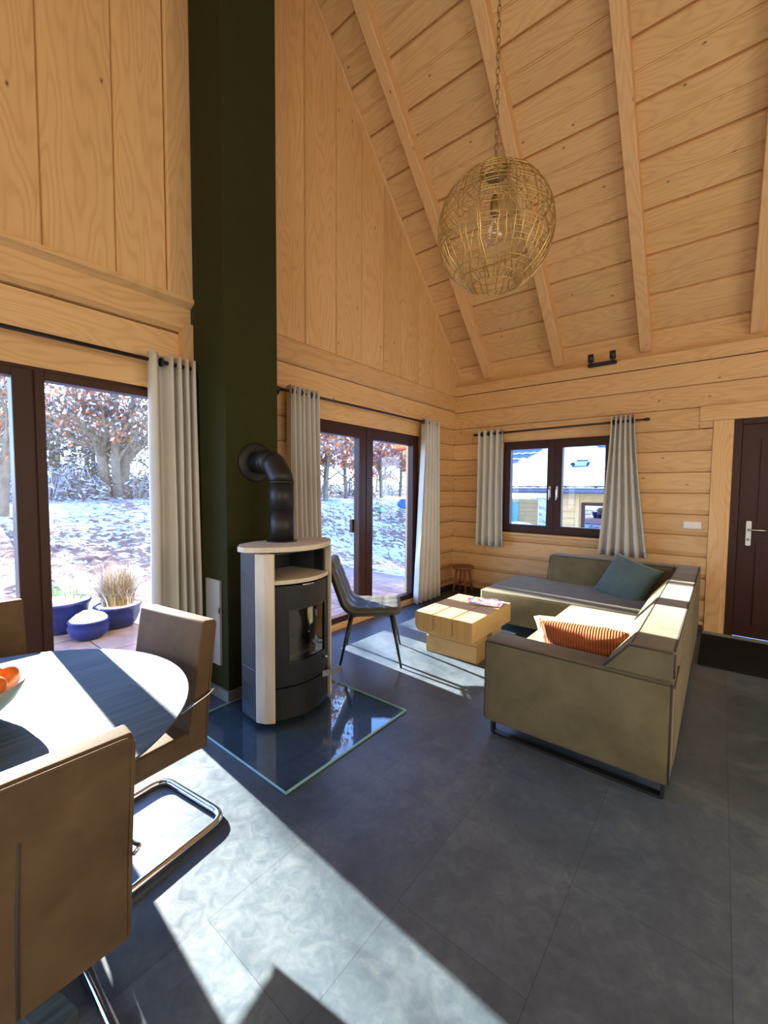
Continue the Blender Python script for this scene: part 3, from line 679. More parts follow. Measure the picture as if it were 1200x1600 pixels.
# woodshed and small coloured heaps far across the garden
b = B()
for k in range(9): b.timber(0, .12, k*.26, k*.26+.25, 0, 1.0, 'z')
sh = thing('garden_shed', 'low weathered plank shed at the far edge of the snowy lawn', 'shed', (-15.0, 21.2, .9))
obj('plank_wall', b, M['dark_bark'], sh)
b = B(); b.box(-.4, 1.6, -.2, 2.6, 1.0, 1.08); obj('shed_roof', b, M['snow'], sh)
def heap(name, label, cat, loc, sc, col):
    mt = plain(name+'_sheet', col, .5); b_ = B(); vs = []
    for i in range(9):
        for k in range(16):
            a = 2*pi*k/16; rr = sin(pi/2*i/8)*(1+.2*noise.noise(Vector((cos(a)*2, sin(a)*2, i*.5)))); vs.append((rr*cos(a)*sc[0], rr*sin(a)*sc[1], cos(pi/2*i/8)*sc[2]))
    b_.add(vs, [(i*16+k, (i+1)*16+k, (i+1)*16+(k+1) % 16, i*16+(k+1) % 16) for i in range(8) for k in range(16)]); tag(obj(name, b_, mt, loc=loc), label, cat)
heap('tarpaulin', 'small bright blue tarpaulin heap on the snow in front of the shed', 'tarpaulin', (-8.6, 10.55, gh(-8.6, 10.55)-.03), (.32, .30, .42), (.02, .10, .55))
heap('grass_tuft', 'low green tuft showing through the snow near the blue tarpaulin', 'plant', (-8.4, 8.6, gh(-8.4, 8.6)-.03), (.30, .22, .12), (.10, .32, .12))
# neighbour's timber house behind the small window
nb = thing('neighbour_house', 'timber house next door with snow-covered blue tiled roof', 'house', (0, 8.6, -.9))
b = B()
for k in range(11):
    b.board((-1.2, 0, .21*k), (1, 0, 0), (0, 0, 1), (0, -1, 0), 6.2, [(0, -.15), (0, -.01), (.03, 0), (.205, 0), (.209, -.15)])
obj('wall', b, M['spruce_timber'], nb)
b = B(); b.timber(-1.20, -1.04, -.04, .1, 0, 2.3, 'z'); b.timber(-.52, -.40, -.03, .05, 0, 2.25, 'z'); obj('corner_board', b, M['spruce_timber'], nb)
b = B(); rect_frame(b, 'y', -.03, -.33, .9, .55, 1.98, .10, -.0, .05); nw = obj('window', b, M['frame_wood'], nb)
b = B(); b.box(-.24, .81, -.04, -.03, .64, 1.89); obj('pane', b, glass('neighbour_glass', (.15, .2, .3), .5), nw)
b = B(); b.tube([(-6.5, -.55, 2.33), (5.5, -.55, 2.33)], .07, 10); b.box(-6.5, 5.5, -.55, -.50, 2.25, 2.42); obj('gutter', b, M['roof_fascia'], nb)
b = B()
rs2 = Vector((0, 1, .80)).normalized(); rn2 = Vector((0, -.8, 1)).normalized()
for j in range(15):                       # rows of pantiles, each a wavy strip
    o = Vector((-6.5, -.55, 2.38)) + rs2*(.33*j); vs = []; nxx = 12*12+1
    for i in range(nxx):
        x = i/12; wv = .035*abs(sin(pi*x*1000/280/1.0*.28*3.6))
        vs += [o + Vector((x, 0, 0)) + rn2*(wv+.05), o + Vector((x, 0, 0)) + rs2*.36 + rn2*(wv+.01)]
    b.add(vs, [(2*i, 2*i+2, 2*i+3, 2*i+1) for i in range(nxx-1)], sm=True)
obj('roof_tiles', b, M['roof_tiles'], nb)
b = B(); nx, ny = 120, 50; vs = []; fs = []; keep = {}
def snow_on(x, s_):
    top = .75+max(-.3, (x+3.1))*1.1 if x < -1.95 else (9 if x < -.15 else 2.1-.9*(x+.15))
    top += .16*noise.noise(Vector((x*2.2, 3.1, 0))) + .10*noise.noise(Vector((x*7, 1, 0)))
    hole = ((x+.45)/.24)**2 + ((s_-1.12)/.19)**2 + .35*noise.noise(Vector((x*9, s_*9, 2))) < 1
    return s_ < top and not hole
for i in range(nx+1):
    for j in range(ny+1):
        x = -6.5+8.5*i/nx; s_ = 4.2*j/ny; keep[(i, j)] = snow_on(x, s_)
        vs.append(Vector((x, -.58, 2.40)) + rs2*s_ + rn2*(.11+.03*noise.noise(Vector((x*2, s_*2, 0)))))
for i in range(nx):
    for j in range(ny):
        if keep[(i, j)] and keep[(i+1, j)] and keep[(i, j+1)] and keep[(i+1, j+1)]:
            a = i*(ny+1)+j; fs.append((a, a+ny+1, a+ny+2, a+1))
b.add(vs, fs, sm=True); obj('roof_snow', b, M['snow'], nb, solid=.05)
b = B(); c = Vector((-.45, -.58, 2.40)) + rs2*1.12 + rn2*.1
b.add([c+Vector((-.17, 0, 0))-rs2*.13, c+Vector((.17, 0, 0))-rs2*.13, c+Vector((.17, 0, 0))+rs2*.13, c+Vector((-.17, 0, 0))+rs2*.13], [(0, 1, 2, 3)]); obj('skylight', b, glass('skylight_glass', (.3, .5, .5), .5), nb, solid=.04)
fh = thing('garden_house', 'small pine summer house with snowy roof and turquoise door beyond the neighbour', 'house', (-5.4, 15.5, -.9))
b = B()
for k in range(9): b.board((-2.2, 0, .21*k), (1, 0, 0), (0, 0, 1), (0, -1, 0), 3.6, [(0, -.1), (0, -.01), (.03, 0), (.205, 0), (.209, -.1)])
obj('wall', b, M['spruce_timber'], fh)
b = B(); b.box(-.05, .42, -.05, 0, .75, 1.75); obj('turquoise_door', b, M['teal_paint'], fh)
b = B(); b.add([(-1.6, -.7, 1.75), (-.1, -.7, 1.75), (-.7, .8, 2.9), (-2.2, .8, 2.9)], [(0, 1, 2, 3)]); obj('roof', b, M['snow'], fh, solid=.08)
b = B(); b.ball((0, 0, 0), 1, 24, 12, (1.5, 1.0, 1.0)); o = obj('snow_heap', b, M['snow'], loc=(-3.45, 11.5, -.85)); tag(o, 'heap of shovelled snow lying below the neighbour gutter', 'snow')

# ================================================================== CURTAINS AND RODS
def curtain(label, ax, sgn, fix, a0, a1, b0, b1, zt, zb, folds, amp, flat=0.0, mode=1.0):
    """hanging cloth; top spans a0..a1, bottom b0..b1; ax is the wall normal axis"""
    b = B(); n = folds*12; nz = 14; vs = []; tot = n+1
    L_ = max(abs(a1-a0), .3)
    for j in range(nz+1):
        t_ = j/nz; z = zt + (zb-zt)*t_
        for i in range(n+1):
            u = i/n; uu = u
            if flat > 0: uu = u if False else (flat*u/(1/folds) if u < 1/folds else flat + (1-flat)*(u-1/folds)/(1-1/folds))
            ta = a0+(a1-a0)*uu; tb = b0+(b1-b0)*uu; w = t_**1.3
            pos = ta*(1-w)+tb*w + .006*noise.noise(Vector((u*5, z*1.3, fix*9+a0)))
            ph = u*folds*2*pi - (pi/2 if flat else 0) + .35*noise.noise(Vector((u*2, z*.9, a0)))
            off = amp*(1+.15*t_)*cos(ph)*(1+.2*noise.noise(Vector((u*7, z*.6, 2)))) + .01*t_*noise.noise(Vector((u*4, z, 7)))
            vs.append((fix+sgn*off, pos, z) if ax == 'x' else (pos, fix+sgn*off, z))
    b.add(vs, [(j*tot+i, j*tot+i+1, (j+1)*tot+i+1, (j+1)*tot+i) for j in range(nz) for i in range(n)], sm=True)
    o = obj('curtain', b, M['curtain'], solid=.004); tag(o, label, 'curtain'); return o
def grommets(cur, ax, fix, zr, ps):
    for p in ps:
        b = B()
        for s_ in (-.003, .003):
            pts = [((fix+.0, p+s_+.0, 0) if False else ((fix+.024*cos(t_), p+s_, zr+.024*sin(t_)) if ax == 'x' else (p+s_, fix+.024*cos(t_), zr+.024*sin(t_)))) for t_ in [2*pi*k/16 for k in range(16)]]
            b.tube(pts, .006, 6, closed=True)
        obj('grommet', b, M['black_metal'], cur)
c1 = curtain('greige floor-length curtain beside the dark green chimney', 'x', 1, .115, -4.185, -3.80, -4.20, -3.77, 2.325, .03, 6, .045, flat=.34)
grommets(c1, 'x', .115, 2.275, [-4.10, -3.985, -3.93, -3.86])
c2 = curtain('greige full-length curtain hanging behind the stove pipe', 'x', 1, .115, -3.065, -2.745, -3.05, -2.68, 2.33, .03, 6, .045)
grommets(c2, 'x', .115, 2.285, [-3.03, -2.92, -2.81, -2.75])
c3 = curtain('pale floor-length curtain at the room corner side of the glazed doors', 'x', 1, .115, -.985, -.665, -1.13, -.60, 2.325, .03, 5, .045)
grommets(c3, 'x', .115, 2.285, [-.97, -.88, -.79, -.70])
c4 = curtain('short curtain at the corner side of the small window', 'y', -1, -.105, .445, .79, .435, .82, 2.245, .70, 4, .04)
grommets(c4, 'y', -.105, 2.195, [.48, .58, .68, .775])
c5 = curtain('short flared curtain on the door side of the small window, above the sofa', 'y', -1, -.105, 2.045, 2.27, 1.955, 2.43, 2.275, .72, 5, .04)
grommets(c5, 'y', -.105, 2.21, [2.06, 2.12, 2.18, 2.25])
def rod(label, ax, p0, p1, r, br):
    t_ = thing('curtain_rod', label, 'curtain rod', p0); p0, p1 = Vector(p0), Vector(p1)
    b = B(); b.tube([(0, 0, 0), p1-p0], r, 12); obj('pole', b, M['black_metal'], t_)
    for p in (p0, p1):
        d = (p1-p0).normalized()*(1 if p is p1 else -1); q = p-p0
        b = B(); b.tube([q-d*.002, q+d*.012, q+d*.03, q+d*.045], [r*1.35, r*1.5, r*1.5, r*1.2], 12); obj('end_cap', b, M['black_metal'], t_)
    for f_ in br:
        q = (p1-p0)*f_; w_ = Vector((-p0.x+.0, 0, 0)) if ax == 'x' else Vector((0, -p0.y, 0))
        b = B(); b.tube([q, q+w_], .008, 8); b.tube([q+w_*.97, q+w_*.86], .030, 16); obj('bracket', b, M['black_metal'], t_)
    return t_
rod('long black curtain rod over the dining window', 'x', (.115, -7.7, 2.268), (.115, -3.885, 2.276), .0125, (.03, .5))
rod('black curtain rod over the glazed doors behind the stove', 'x', (.115, -3.15, 2.283), (.115, -.66, 2.287), .0115, (.018, .985))
rod('short black curtain rod over the small window above the sofa', 'y', (.405, -.105, 2.192), (2.36, -.105, 2.212), .0115, (.03, .93))

# ================================================================== STOVE AND HEARTH
b = B(); b.prism([(.51, -4.165), (1.475, -4.165), (1.475, -3.20), (.51, -3.20)], .004, .0115)
hp = tag(obj('hearth_plate', b, M['hearth_glass']), 'clear square glass floor plate under the black wood stove', 'floor plate')
b = B()
for (x0, x1, y0, y1) in ((.505, 1.483, -4.171, -4.162), (.505, 1.483, -3.203, -3.194), (1.472, 1.483, -4.162, -3.203), (.505, .513, -4.162, -3.203)):
    b.box(x0, x1, y0, y1, .002, .0135)
obj('polished_edge', b, M['glass_edge'], hp, bevel=.003)
SY = -3.640
st = thing('wood_stove', 'tall black wood stove with pale sandstone side panels and top', 'stove', (0, SY, .0118))
def arcline(p, q, bulge, n=16):
    """points from p to q with a circular-ish bulge in +x"""
    out = []
    for i in range(n+1):
        t_ = i/n; out.append((p[0]+(q[0]-p[0])*t_ + bulge*4*t_*(1-t_), p[1]+(q[1]-p[1])*t_))
    return out
body = [(.60, .17), (.60, -.17), (.72, -.275), (.885, -.288), (.985, -.212), (.985, .212), (.885, .288), (.72, .275)]
b = B(); b.prism(list(reversed(body)), .02, .20); b.prism(list(reversed(body)), .20, 1.055)
# hollow for the log niche is formed by building the front in pieces
b = B()
low = [(.60, .17), (.60, -.17), (.72, -.275), (.885, -.288), (.93, -.222), (.93, .222), (.885, .288), (.72, .275)]
b.prism(list(reversed(low)), .02, .34)
obj('plinth', b, M['stove_dark'], st, bevel=.006)
b = B()
side_l = [(.60, -.17), (.72, -.275), (.885, -.288), (.93, -.222), (.93, -.205), (.60, -.15)]
b.prism(side_l[::-1] if False else side_l, .34, 1.055); b.prism([(x, -y) for x, y in reversed(side_l)], .34, 1.055)
b.prism([(.60, -.15), (.64, -.15), (.64, .15), (.60, .15)], .34, 1.055)
b.prism([(.64, -.20), (.94, -.21), (.94, .21), (.64, .20)], .70, .86)
b.prism([(.64, -.20), (.94, -.21), (.94, .21), (.64, .20)], 1.03, 1.055)
obj('casing', b, M['stove_dark'], st, bevel=.003)
# inner lining of the fire chamber and the log niche
b = B(); b.box(.645, .655, -.19, .19, .34, .70); b.box(.655, .90, -.20, -.188, .34, .70); b.box(.655, .90, .188, .20, .34, .70); b.box(.65, .90, -.19, .19, .34, .36)
obj('firebrick_lining', b, M['firebrick'], st)
b = B(); b.tube([(.80, -.13, .385), (.84, .13, .40)], .028, 9); obj('charred_log', b, M['char'], st)
b = B(); b.tube([(.74, -.1, .39), (.76, .12, .385)], .03, 9); obj('charred_log', b, M['char'], st)
b = B(); b.box(.645, .65, -.195, .195, .885, 1.03); b.box(.65, .96, -.205, -.195, .86, 1.03); b.box(.65, .96, .195, .205, .86, 1.03); obj('niche_lining', b, M['stove_black'], st)
# vents
for z0, z1 in ((.80, .93), (.12, .25)):
    for s_ in (-1, 1):
        for k in range(5):
            b = B(); xx = .735+.028*k; yy = s_*(.2745+ (.288-.275)*(xx-.72)/.165); b.box(xx-.004, xx+.004, yy-.002, yy+.002, z0-.008*k, z1-.008*k); obj('vent_slot', b, M['black_metal'], st)
# stone
for s_ in (-1, 1):
    pl = [(.893, s_*.290), (.905, s_*.294), (.960, s_*.272), (.995, s_*.236), (.998, s_*.226), (.93, s_*.222), (.890, s_*.280)]
    if s_ > 0: pl = pl[::-1]
    b = B(); b.prism(pl, .028, 1.050); obj('stone_panel', b, M['stone'], st, bevel=.002)
pl = [(.70, -.27), (.80, -.345), (.865, -.345)] + [(.865+.205*sin(pi*(i/20))**.75, -.345+.69*i/20) for i in range(1, 20)] + [(.865, .345), (.80, .345), (.70, .27), (.66, .15), (.66, -.15)]
b = B(); b.prism(pl, 1.058, 1.090); obj('top_plate', b, M['stone'], st, bevel=.005)
pl = [(.66, -.195), (.985, -.219)] + arcline((.985, -.219), (.985, .219), .072)[1:-1] + [(.985, .219), (.66, .195)]
b = B(); b.prism(pl, .862, .888); obj('stone_shelf', b, M['stone'], st, bevel=.003)
# curved door: frame with window
def curved(y0, y1, z0, z1, th=.022, off=0, n=14, W_=.218, bl=.070):
    pts = []
    for i in range(n+1):
        y = y0+(y1-y0)*i/n; t_ = (y+W_)/(2*W_); pts.append((.978+off+bl*4*t_*(1-t_), y))
    bb = B(); bb.prism(pts + [(x-th, y) for x, y in reversed(pts)], z0, z1); return bb
def join(*bs):
    o = B()
    for x in bs: o.add(x.v, x.f, x.uv)
    return o
dr = obj('door', join(curved(-.217, .217, .70, .850), curved(-.217, .217, .232, .372), curved(-.217, -.140, .372, .70, n=4), curved(.165, .217, .372, .70, n=4)), M['stove_black'], st)
obj('door_glass', curved(-.140, .165, .372, .70, th=.006, off=-.008), M['stove_glass'], dr)
obj('glass_surround', join(curved(-.145, -.137, .365, .708, th=.01, off=.003, n=2), curved(.160, .170, .365, .708, th=.01, off=.003, n=2), curved(-.145, .170, .362, .374, th=.01, off=.003), curved(-.145, .17, .698, .708, th=.01, off=.003)), M['black_metal'], dr)
b = B(); b.tube([(1.042, -.05, .846), (1.052, -.01, .847), (1.05, .03, .846)], .006, 8); obj('latch', b, M['steel'], dr)
obj('ash_drawer', curved(-.217, .217, .03, .222), M['stove_black'], st)
b = B(); b.add([(1.035, .120, .205), (1.040, .115, .205), (1.125, .205, .235), (1.120, .210, .235), (1.035, .120, .245), (1.040, .115, .245), (1.125, .205, .275), (1.120, .210, .275)], [(0, 3, 2, 1), (4, 5, 6, 7), (0, 1, 5, 4), (1, 2, 6, 5), (2, 3, 7, 6), (3, 0, 4, 7)]); obj('drawer_handle', b, M['steel'], st)
b = B(); b.tube([(1.01, .145, .33), (1.05, .15, .335)], .010, 10); obj('door_knob', b, M['steel'], dr)
b = B(); R_ = .0775
b.lathe([(.10, 1.090), (.10, 1.096), (R_+.003, 1.098)], 32, (.775, 0, 0))
obj('pipe_collar', b, M['black_metal'], st)
fp = B(); X0 = .775; ZT = 1.475
pth = [(X0, 0, 1.09), (X0, 0, 1.30)]; fp.tube(pth, R_, 32); fp.tube([(X0, 0, 1.298), (X0, 0, ZT)], R_+.0015, 32)
seg = [(X0, 0, ZT-.005), (X0, 0, ZT+.02), (X0-.085, 0, ZT+.135), (X0-.17, 0, ZT+.142), (.487, 0, ZT+.142)]
fp.tube([(X0, 0, ZT-.004), (X0, 0, ZT+.012)], R_+.004, 32)
fp.tube([(X0, 0, ZT), (X0-.005, 0, ZT+.028), (X0-.075, 0, ZT+.120), (X0-.105, 0, ZT+.135)], [R_, R_, R_, R_], 32)
fp.tube([(X0-.095, 0, ZT+.13), (X0-.14, 0, ZT+.142), (.487, 0, ZT+.142)], R_+.0005, 32); fp.tube([(X0-.16, 0, ZT+.142), (X0-.175, 0, ZT+.142)], R_+.004, 32)
obj('flue_pipe', fp, M['stove_black'], st)
b = B(); b.tube([(.486, 0, ZT+.142), (.494, 0, ZT+.142), (.499, 0, ZT+.142), (.506, 0, ZT+.142)], [.135, .135, .115, .09], 36); obj('wall_rosette', b, M['stove_black'], st)

# ================================================================== COFFEE TABLE, MAGAZINES, STOOL
ct = thing('coffee_table', 'low coffee table of three thick pale timber beams on timber blocks', 'coffee table', (1.275, -2.02, 0))
wd = .1835
for k in range(3):
    x0 = -.277+k*wd+.002; w = wd-.005
    r = .062; pr = [(.006, .17), (0, .162), (0, r)] + [(r-r*cos(a), r-r*sin(a)) for a in (radians(25), radians(50), radians(75))] + [(r, 0), (w-r, 0)] + [(w-r+r*sin(a), r-r*cos(a)) for a in (radians(25), radians(50), radians(75))] + [(w, r), (w, .162), (w-.006, .17)]
    if k == 2: pr = [(.006, .17), (0, .162), (0, r), (r*.3, r*.3), (r, 0), (w-.004, 0), (w, .004), (w, .17)]
    if k == 2: z0 = .222
    b = B(); b.board((x0, -.385, .232), (0, 1, 0), (1, 0, 0), (0, 0, 1), .77, pr)
    o = obj('top_beam', b, M['spruce_timber'], ct, bevel=.004, seg=2)
for y0 in (-.215, .085):
    b = B(); b.timber(-.265, .225, y0, y0+.20, .0, .150, 'x', .006); b.timber(-.265, .225, y0, y0+.20, .152, .231, 'x', .004)
    obj('base_block', b, M['spruce_timber'], ct)
for i, (x, y, rz, mt, lb) in enumerate([(1.33, -1.76, .5, 'cover_b', 'red and pale magazine lying underneath on the timber coffee table'), (1.385, -1.80, .22, 'cover_a', 'glossy blue magazine lying on top at the corner of the timber coffee table')]):
    t_ = thing('magazine', lb, 'magazine', (x, y, .4025+.0075*i), rz)
    b = B(); b.box(-.14, .14, -.10, .10, 0, .005); obj('pages', b, M['paper'], t_)
    b = B(); b.box(-.141, .141, -.101, .101, .005, .006); obj('cover', b, M[mt], t_)
sl2 = thing('wooden_stool', 'small reddish wooden stool with round seat in the room corner', 'stool', (.31, -.25, 0))
b = B(); b.lathe([(.001, .37), (.135, .37), (.147, .38), (.147, .40), (.14, .408), (.001, .41)], 28); obj('seat', b, M['stool_wood'], sl2)
for k in range(4):
    a = pi/4+k*pi/2; b = B(); b.tube([(.085*cos(a), .085*sin(a), .37), (.14*cos(a), .14*sin(a), 0)], [.017, .014], 10); obj('leg', b, M['stool_wood'], sl2)
for k in range(4):
    b = B(); a = pi/4+k*pi/2; a2 = a+pi/2; b.tube([(.115*cos(a), .115*sin(a), .16), (.115*cos(a2), .115*sin(a2), .16)], .009, 8); obj('stretcher', b, M['stool_wood'], sl2)

# ================================================================== LOUNGE CHAIR
lc = thing('lounge_chair', 'olive grey tufted leather chair with thin black legs beside the stove', 'chair', (.70, -2.625, 0), atan2(.61, .79))
def shell_surface():
    """side profile of seat and back, (x,z) centreline"""
    return fillet([(.25, 0, .448), (-.20, 0, .432), (-.36, 0, .86)], .10, 10)
def padded(prof, hw, th, nw=18, tuft=True, segs=None, cols=3):
    pts = prof; Ls = [0]
    for i in range(1, len(pts)): Ls.append(Ls[-1]+(pts[i]-pts[i-1]).length)
    tot = Ls[-1]; ns = 44; cl = []
    for k in range(ns+1):
        s_ = tot*k/ns; i = max(j for j in range(len(Ls)) if Ls[j] <= s_+1e-9); i = min(i, len(pts)-2); f_ = (s_-Ls[i])/max(1e-9, Ls[i+1]-Ls[i])
        cl.append((pts[i].lerp(pts[i+1], f_), s_))
    top = []; bot = []
    for k, (c, s_) in enumerate(cl):
        a = cl[max(0, k-1)][0]; b_ = cl[min(ns, k+1)][0]; d = (b_-a).normalized(); nrm = Vector((d.z, 0, -d.x)); 
        if nrm.z < 0 and abs(nrm.z) > abs(nrm.x): nrm = -nrm
        e_ = min(s_, tot-s_); en = min(1, e_/.045); endf = sqrt(max(0, 1-(1-en)**2))
        rowt = []; rowb = []
        wloc = hw*(1-.12*max(0, (s_-tot*.55)/(tot*.45))) 
        cr_ = min(1, e_/.07); wloc -= .05*(1-sqrt(max(0, 1-(1-cr_)**2)))
        for j in range(nw+1):
            v = -1+2*j/nw; y = wloc*v; ed = min(1, (1-abs(v))*wloc/.03); ef = sqrt(max(0, 1-(1-ed)**2)); h = th*.5*min(ef, 1)*endf
            g_ = 0
            if tuft:
                for gy in (-.33, .33): g_ += .010*math.exp(-((v-gy)*wloc/.010)**2)
                for gs in (.16, .30, .60, .74, .88): g_ += .010*math.exp(-((s_-gs*tot)/.010)**2)
            rowt.append(c + Vector((0, y, 0)) + nrm*(h+.004-min(g_, .012)*ef*endf)); rowb.append(c + Vector((0, y, 0)) - nrm*(h+.002))
        top.append(rowt); bot.append(rowb)
    b = B(); vs = [p for r_ in top for p in r_] + [p for r_ in bot for p in r_]; w1 = nw+1; o2 = (ns+1)*w1; fs = []
    for k in range(ns):
        for j in range(nw):
            a = k*w1+j; fs.append((a, a+w1, a+w1+1, a+1)); fs.append((o2+a, o2+a+1, o2+a+w1+1, o2+a+w1))
        fs.append((k*w1, o2+k*w1, o2+(k+1)*w1, (k+1)*w1)); fs.append((k*w1+nw, (k+1)*w1+nw, o2+(k+1)*w1+nw, o2+k*w1+nw))
    for j in range(nw): fs.append((j, j+1, o2+j+1, o2+j)); a = ns*w1+j; fs.append((a, o2+a, o2+a+1, a+1))
    b.add(vs, fs, sm=True); return b
prof = [Vector((p[0], 0, p[2])) for p in shell_surface()]
obj('upholstered_shell', padded(prof, .225, .062), M['olive_leather'], lc)
b = B(); b.tube(fillet([(.17, -.16, .405), (-.16, -.16, .395), (-.16, .16, .395), (.17, .16, .405)], .03)+[Vector((.17, -.16, .405))], .010, 8); obj('under_frame', b, M['black_metal'], lc)
for sx_, sy_ in ((1, 1), (1, -1), (-1, 1), (-1, -1)):
    b = B(); b.tube([(.165*sx_, .165*sy_, .41), ((.25 if sx_ > 0 else -.25), .265*sy_, .0)], [.017, .009], 12); obj('leg', b, M['black_metal'], lc)

# ================================================================== SOFA
sf = thing('corner_sofa', 'large olive-grey suede corner sofa with black sled legs', 'sofa', (0, 0, 0))
def ybox(nm, x0, x1, y0, y1, z0, z1, bev=.022, par=None, mat='suede'):
    b = B(); b.box(x0, x1, y0, y1, z0, z1); return obj(nm, b, M[mat], par or sf, bevel=bev, seg=4)
def piping(par, loops, r=.0045):
    for lp in loops:
        b = B(); b.tube(fillet(lp, .02, 4), r, 6); obj('piping', b, M['suede_seam'], par)
ybox('base', 2.03, 2.885, -2.93, -.30, .10, .30)
ybox('base', 1.135, 2.2, -1.37, -.42, .11, .28, mat='suede')
s1 = ybox('seat_cushion', 2.00, 2.69, -2.925, -1.405, .255, .425, .03)
s2 = ybox('chaise_cushion', 1.12, 2.69, -1.395, -.40, .118, .425, .022)
piping(s2, [[(1.125, -1.39, .415), (2.0, -1.39, .415)], [(1.127, -1.388, .415), (1.127, -.405, .415)]])
ar = ybox('arm', 1.975, 2.893, -3.10, -2.915, .085, .572, .02)
piping(ar, [[(1.99, -3.098, .562), (2.885, -3.098, .562)], [(1.978, -3.09, .10), (1.978, -3.09, .555)], [(2.89, -3.095, .10), (2.89, -3.095, .57)]])
def back_prism(nm, y0, y1, ax='y', x_in=(2.60, 2.715), x_out=2.90, z0=.40, z1=.722, bev=.016):
    b = B()
    if ax == 'y':
        pr = [(x_in[0], z0), (x_out, z0), (x_out, z1), (x_in[1], z1)]
        vs = [(x, y0, z) for x, z in pr] + [(x, y1, z) for x, z in pr]
    else:
        pr = [(x_in[0], z0), (x_out, z0), (x_out, z1), (x_in[1], z1)]
        vs = [(y0, x, z) for x, z in pr] + [(y1, x, z) for x, z in pr]
    b.add(vs, [(0, 1, 2, 3), (7, 6, 5, 4), (0, 4, 5, 1), (1, 5, 6, 2), (2, 6, 7, 3), (3, 7, 4, 0)])
    return obj(nm, b, M['suede'], sf, bevel=bev, seg=4)
k1 = back_prism('backrest', -3.098, -1.215, z0=.574)
b = B(); b.box(2.72, 2.897, -2.93, -1.2, .09, .58); obj('back_panel', b, M['suede'], sf, bevel=.012, seg=3)
b = B(); b.add([(2.60, -2.912, .41), (2.74, -2.912, .41), (2.74, -2.912, .58), (2.60, -2.912, .58), (2.60, -1.21, .41), (2.74, -1.21, .41), (2.74, -1.21, .58), (2.60, -1.21, .58)], [(0, 3, 2, 1), (4, 5, 6, 7), (0, 1, 5, 4), (1, 2, 6, 5), (2, 3, 7, 6), (3, 0, 4, 7)]); obj('back_panel', b, M['suede'], sf, bevel=.008, seg=3)
k2 = back_prism('backrest', -1.205, -.27, z0=.09, x_in=(2.60, 2.715), z1=.718)
k3 = back_prism('backrest', 1.53, 2.70, 'x', x_in=(-.56, -.47), x_out=-.27, z0=.10, z1=.715)
piping(k1, [[(2.722, -3.08, .719), (2.722, -1.23, .719)], [(2.893, -3.08, .719), (2.893, -1.23, .719)], [(2.71, -3.096, .714), (2.885, -3.096, .714)], [(2.896, -3.093, .71), (2.896, -3.093, .60)], [(2.605, -3.095, .585), (2.708, -3.095, .708)]])
piping(k2, [[(2.722, -1.19, .716), (2.722, -.48, .716)], [(2.893, -1.19, .716), (2.893, -.29, .716)]])
piping(k3, [[(1.545, -.475, .712), (2.70, -.475, .712)], [(1.533, -.552, .45), (1.533, -.478, .70)]])
b = B(); b.tube([(2.899, -3.10, .56), (2.905, -2.97, .62)], .004, 6); obj('zip_pull', b, M['suede_seam'], sf)
def sled(x0, x1, y, par=sf):
    b = B(); pts = roundrect(x0, x1, .0, .16, .015, 3); n = len(pts); inn = roundrect(x0+.015, x1-.015, .015, .145, .008, 3)
    vs = [(x, y-.02, z) for x, z in pts]+[(x, y-.02, z) for x, z in inn]+[(x, y+.02, z) for x, z in pts]+[(x, y+.02, z) for x, z in inn]
    fs = []
    for i in range(n):
        j = (i+1) % n; fs += [(i, j, n+j, n+i), (2*n+j, 2*n+i, 3*n+i, 3*n+j), (j, i, 2*n+i, 2*n+j), (n+i, n+j, 3*n+j, 3*n+i)]
    b.add(vs, fs); return obj('sled_leg', b, M['black_metal'], par)
sled(2.01, 2.875, -3.05); sled(2.10, 2.82, -.6)
b = B()
b.box(1.20, 1.23, -1.33, -.5, 0, .012); b.box(1.20, 1.23, -1.33, -1.31, 0, .12); b.box(1.20, 1.23, -.52, -.5, 0, .12); obj('sled_leg', b, M['black_metal'], sf)

def pillow(name, label, cat, mat, loc, rot, w, h, t, seed, n=22, wr=.006):
    vs = []; m1 = n+1
    for side in (1, -1):
        for i in range(m1):
            for j in range(m1):
                u, v = -1+2*i/n, -1+2*j/n
                th = (max(0, 1-u*u)**.5*max(0, 1-v*v)**.5)**.75
                pin = 1-.10*(1-abs(u))**.0*(1-v*v)*0 
                px = w/2*u*(1-.07*(1-v*v)**1.0*abs(u)); pz = h/2*v*(1-.07*(1-u*u)*abs(v))
                vs.append(Vector((px, side*t/2*th*(1+.0)+wr*th*noise.noise(Vector((u*3, v*3, seed+side))), pz)))
    fs = []
    for s_ in (0, 1):
        o = s_*m1*m1
        for i in range(n):
            for j in range(n):
                a = o+i*m1+j; f_ = (a, a+m1, a+m1+1, a+1); fs.append(f_ if s_ else tuple(reversed(f_)))
    b = B(); b.add(vs, fs, sm=True)
    o = obj(name, b, M[mat], loc=loc, rot=rot); md = o.modifiers.new('weld', 'WELD'); md.merge_threshold = .0005
    return tag(o, label, cat)
pillow('cushion', 'teal velvet square cushion leaning in the sofa corner', 'cushion', 'teal', (2.335, -.70, .565), Euler((radians(-30), radians(14), radians(-26))), .49, .46, .15, 1)
pillow('cushion', 'burnt orange corduroy cushion behind the near sofa arm', 'cushion', 'corduroy', (2.445, -2.765, .535), Euler((radians(22), radians(-2), radians(4))), .46, .30, .17, 2, wr=.02)
pillow('cushion', 'cream plush cushion tucked behind the orange corduroy one', 'cushion', 'beige', (2.35, -2.63, .525), Euler((radians(38), radians(3), radians(4))), .46, .29, .18, 3, wr=.02)

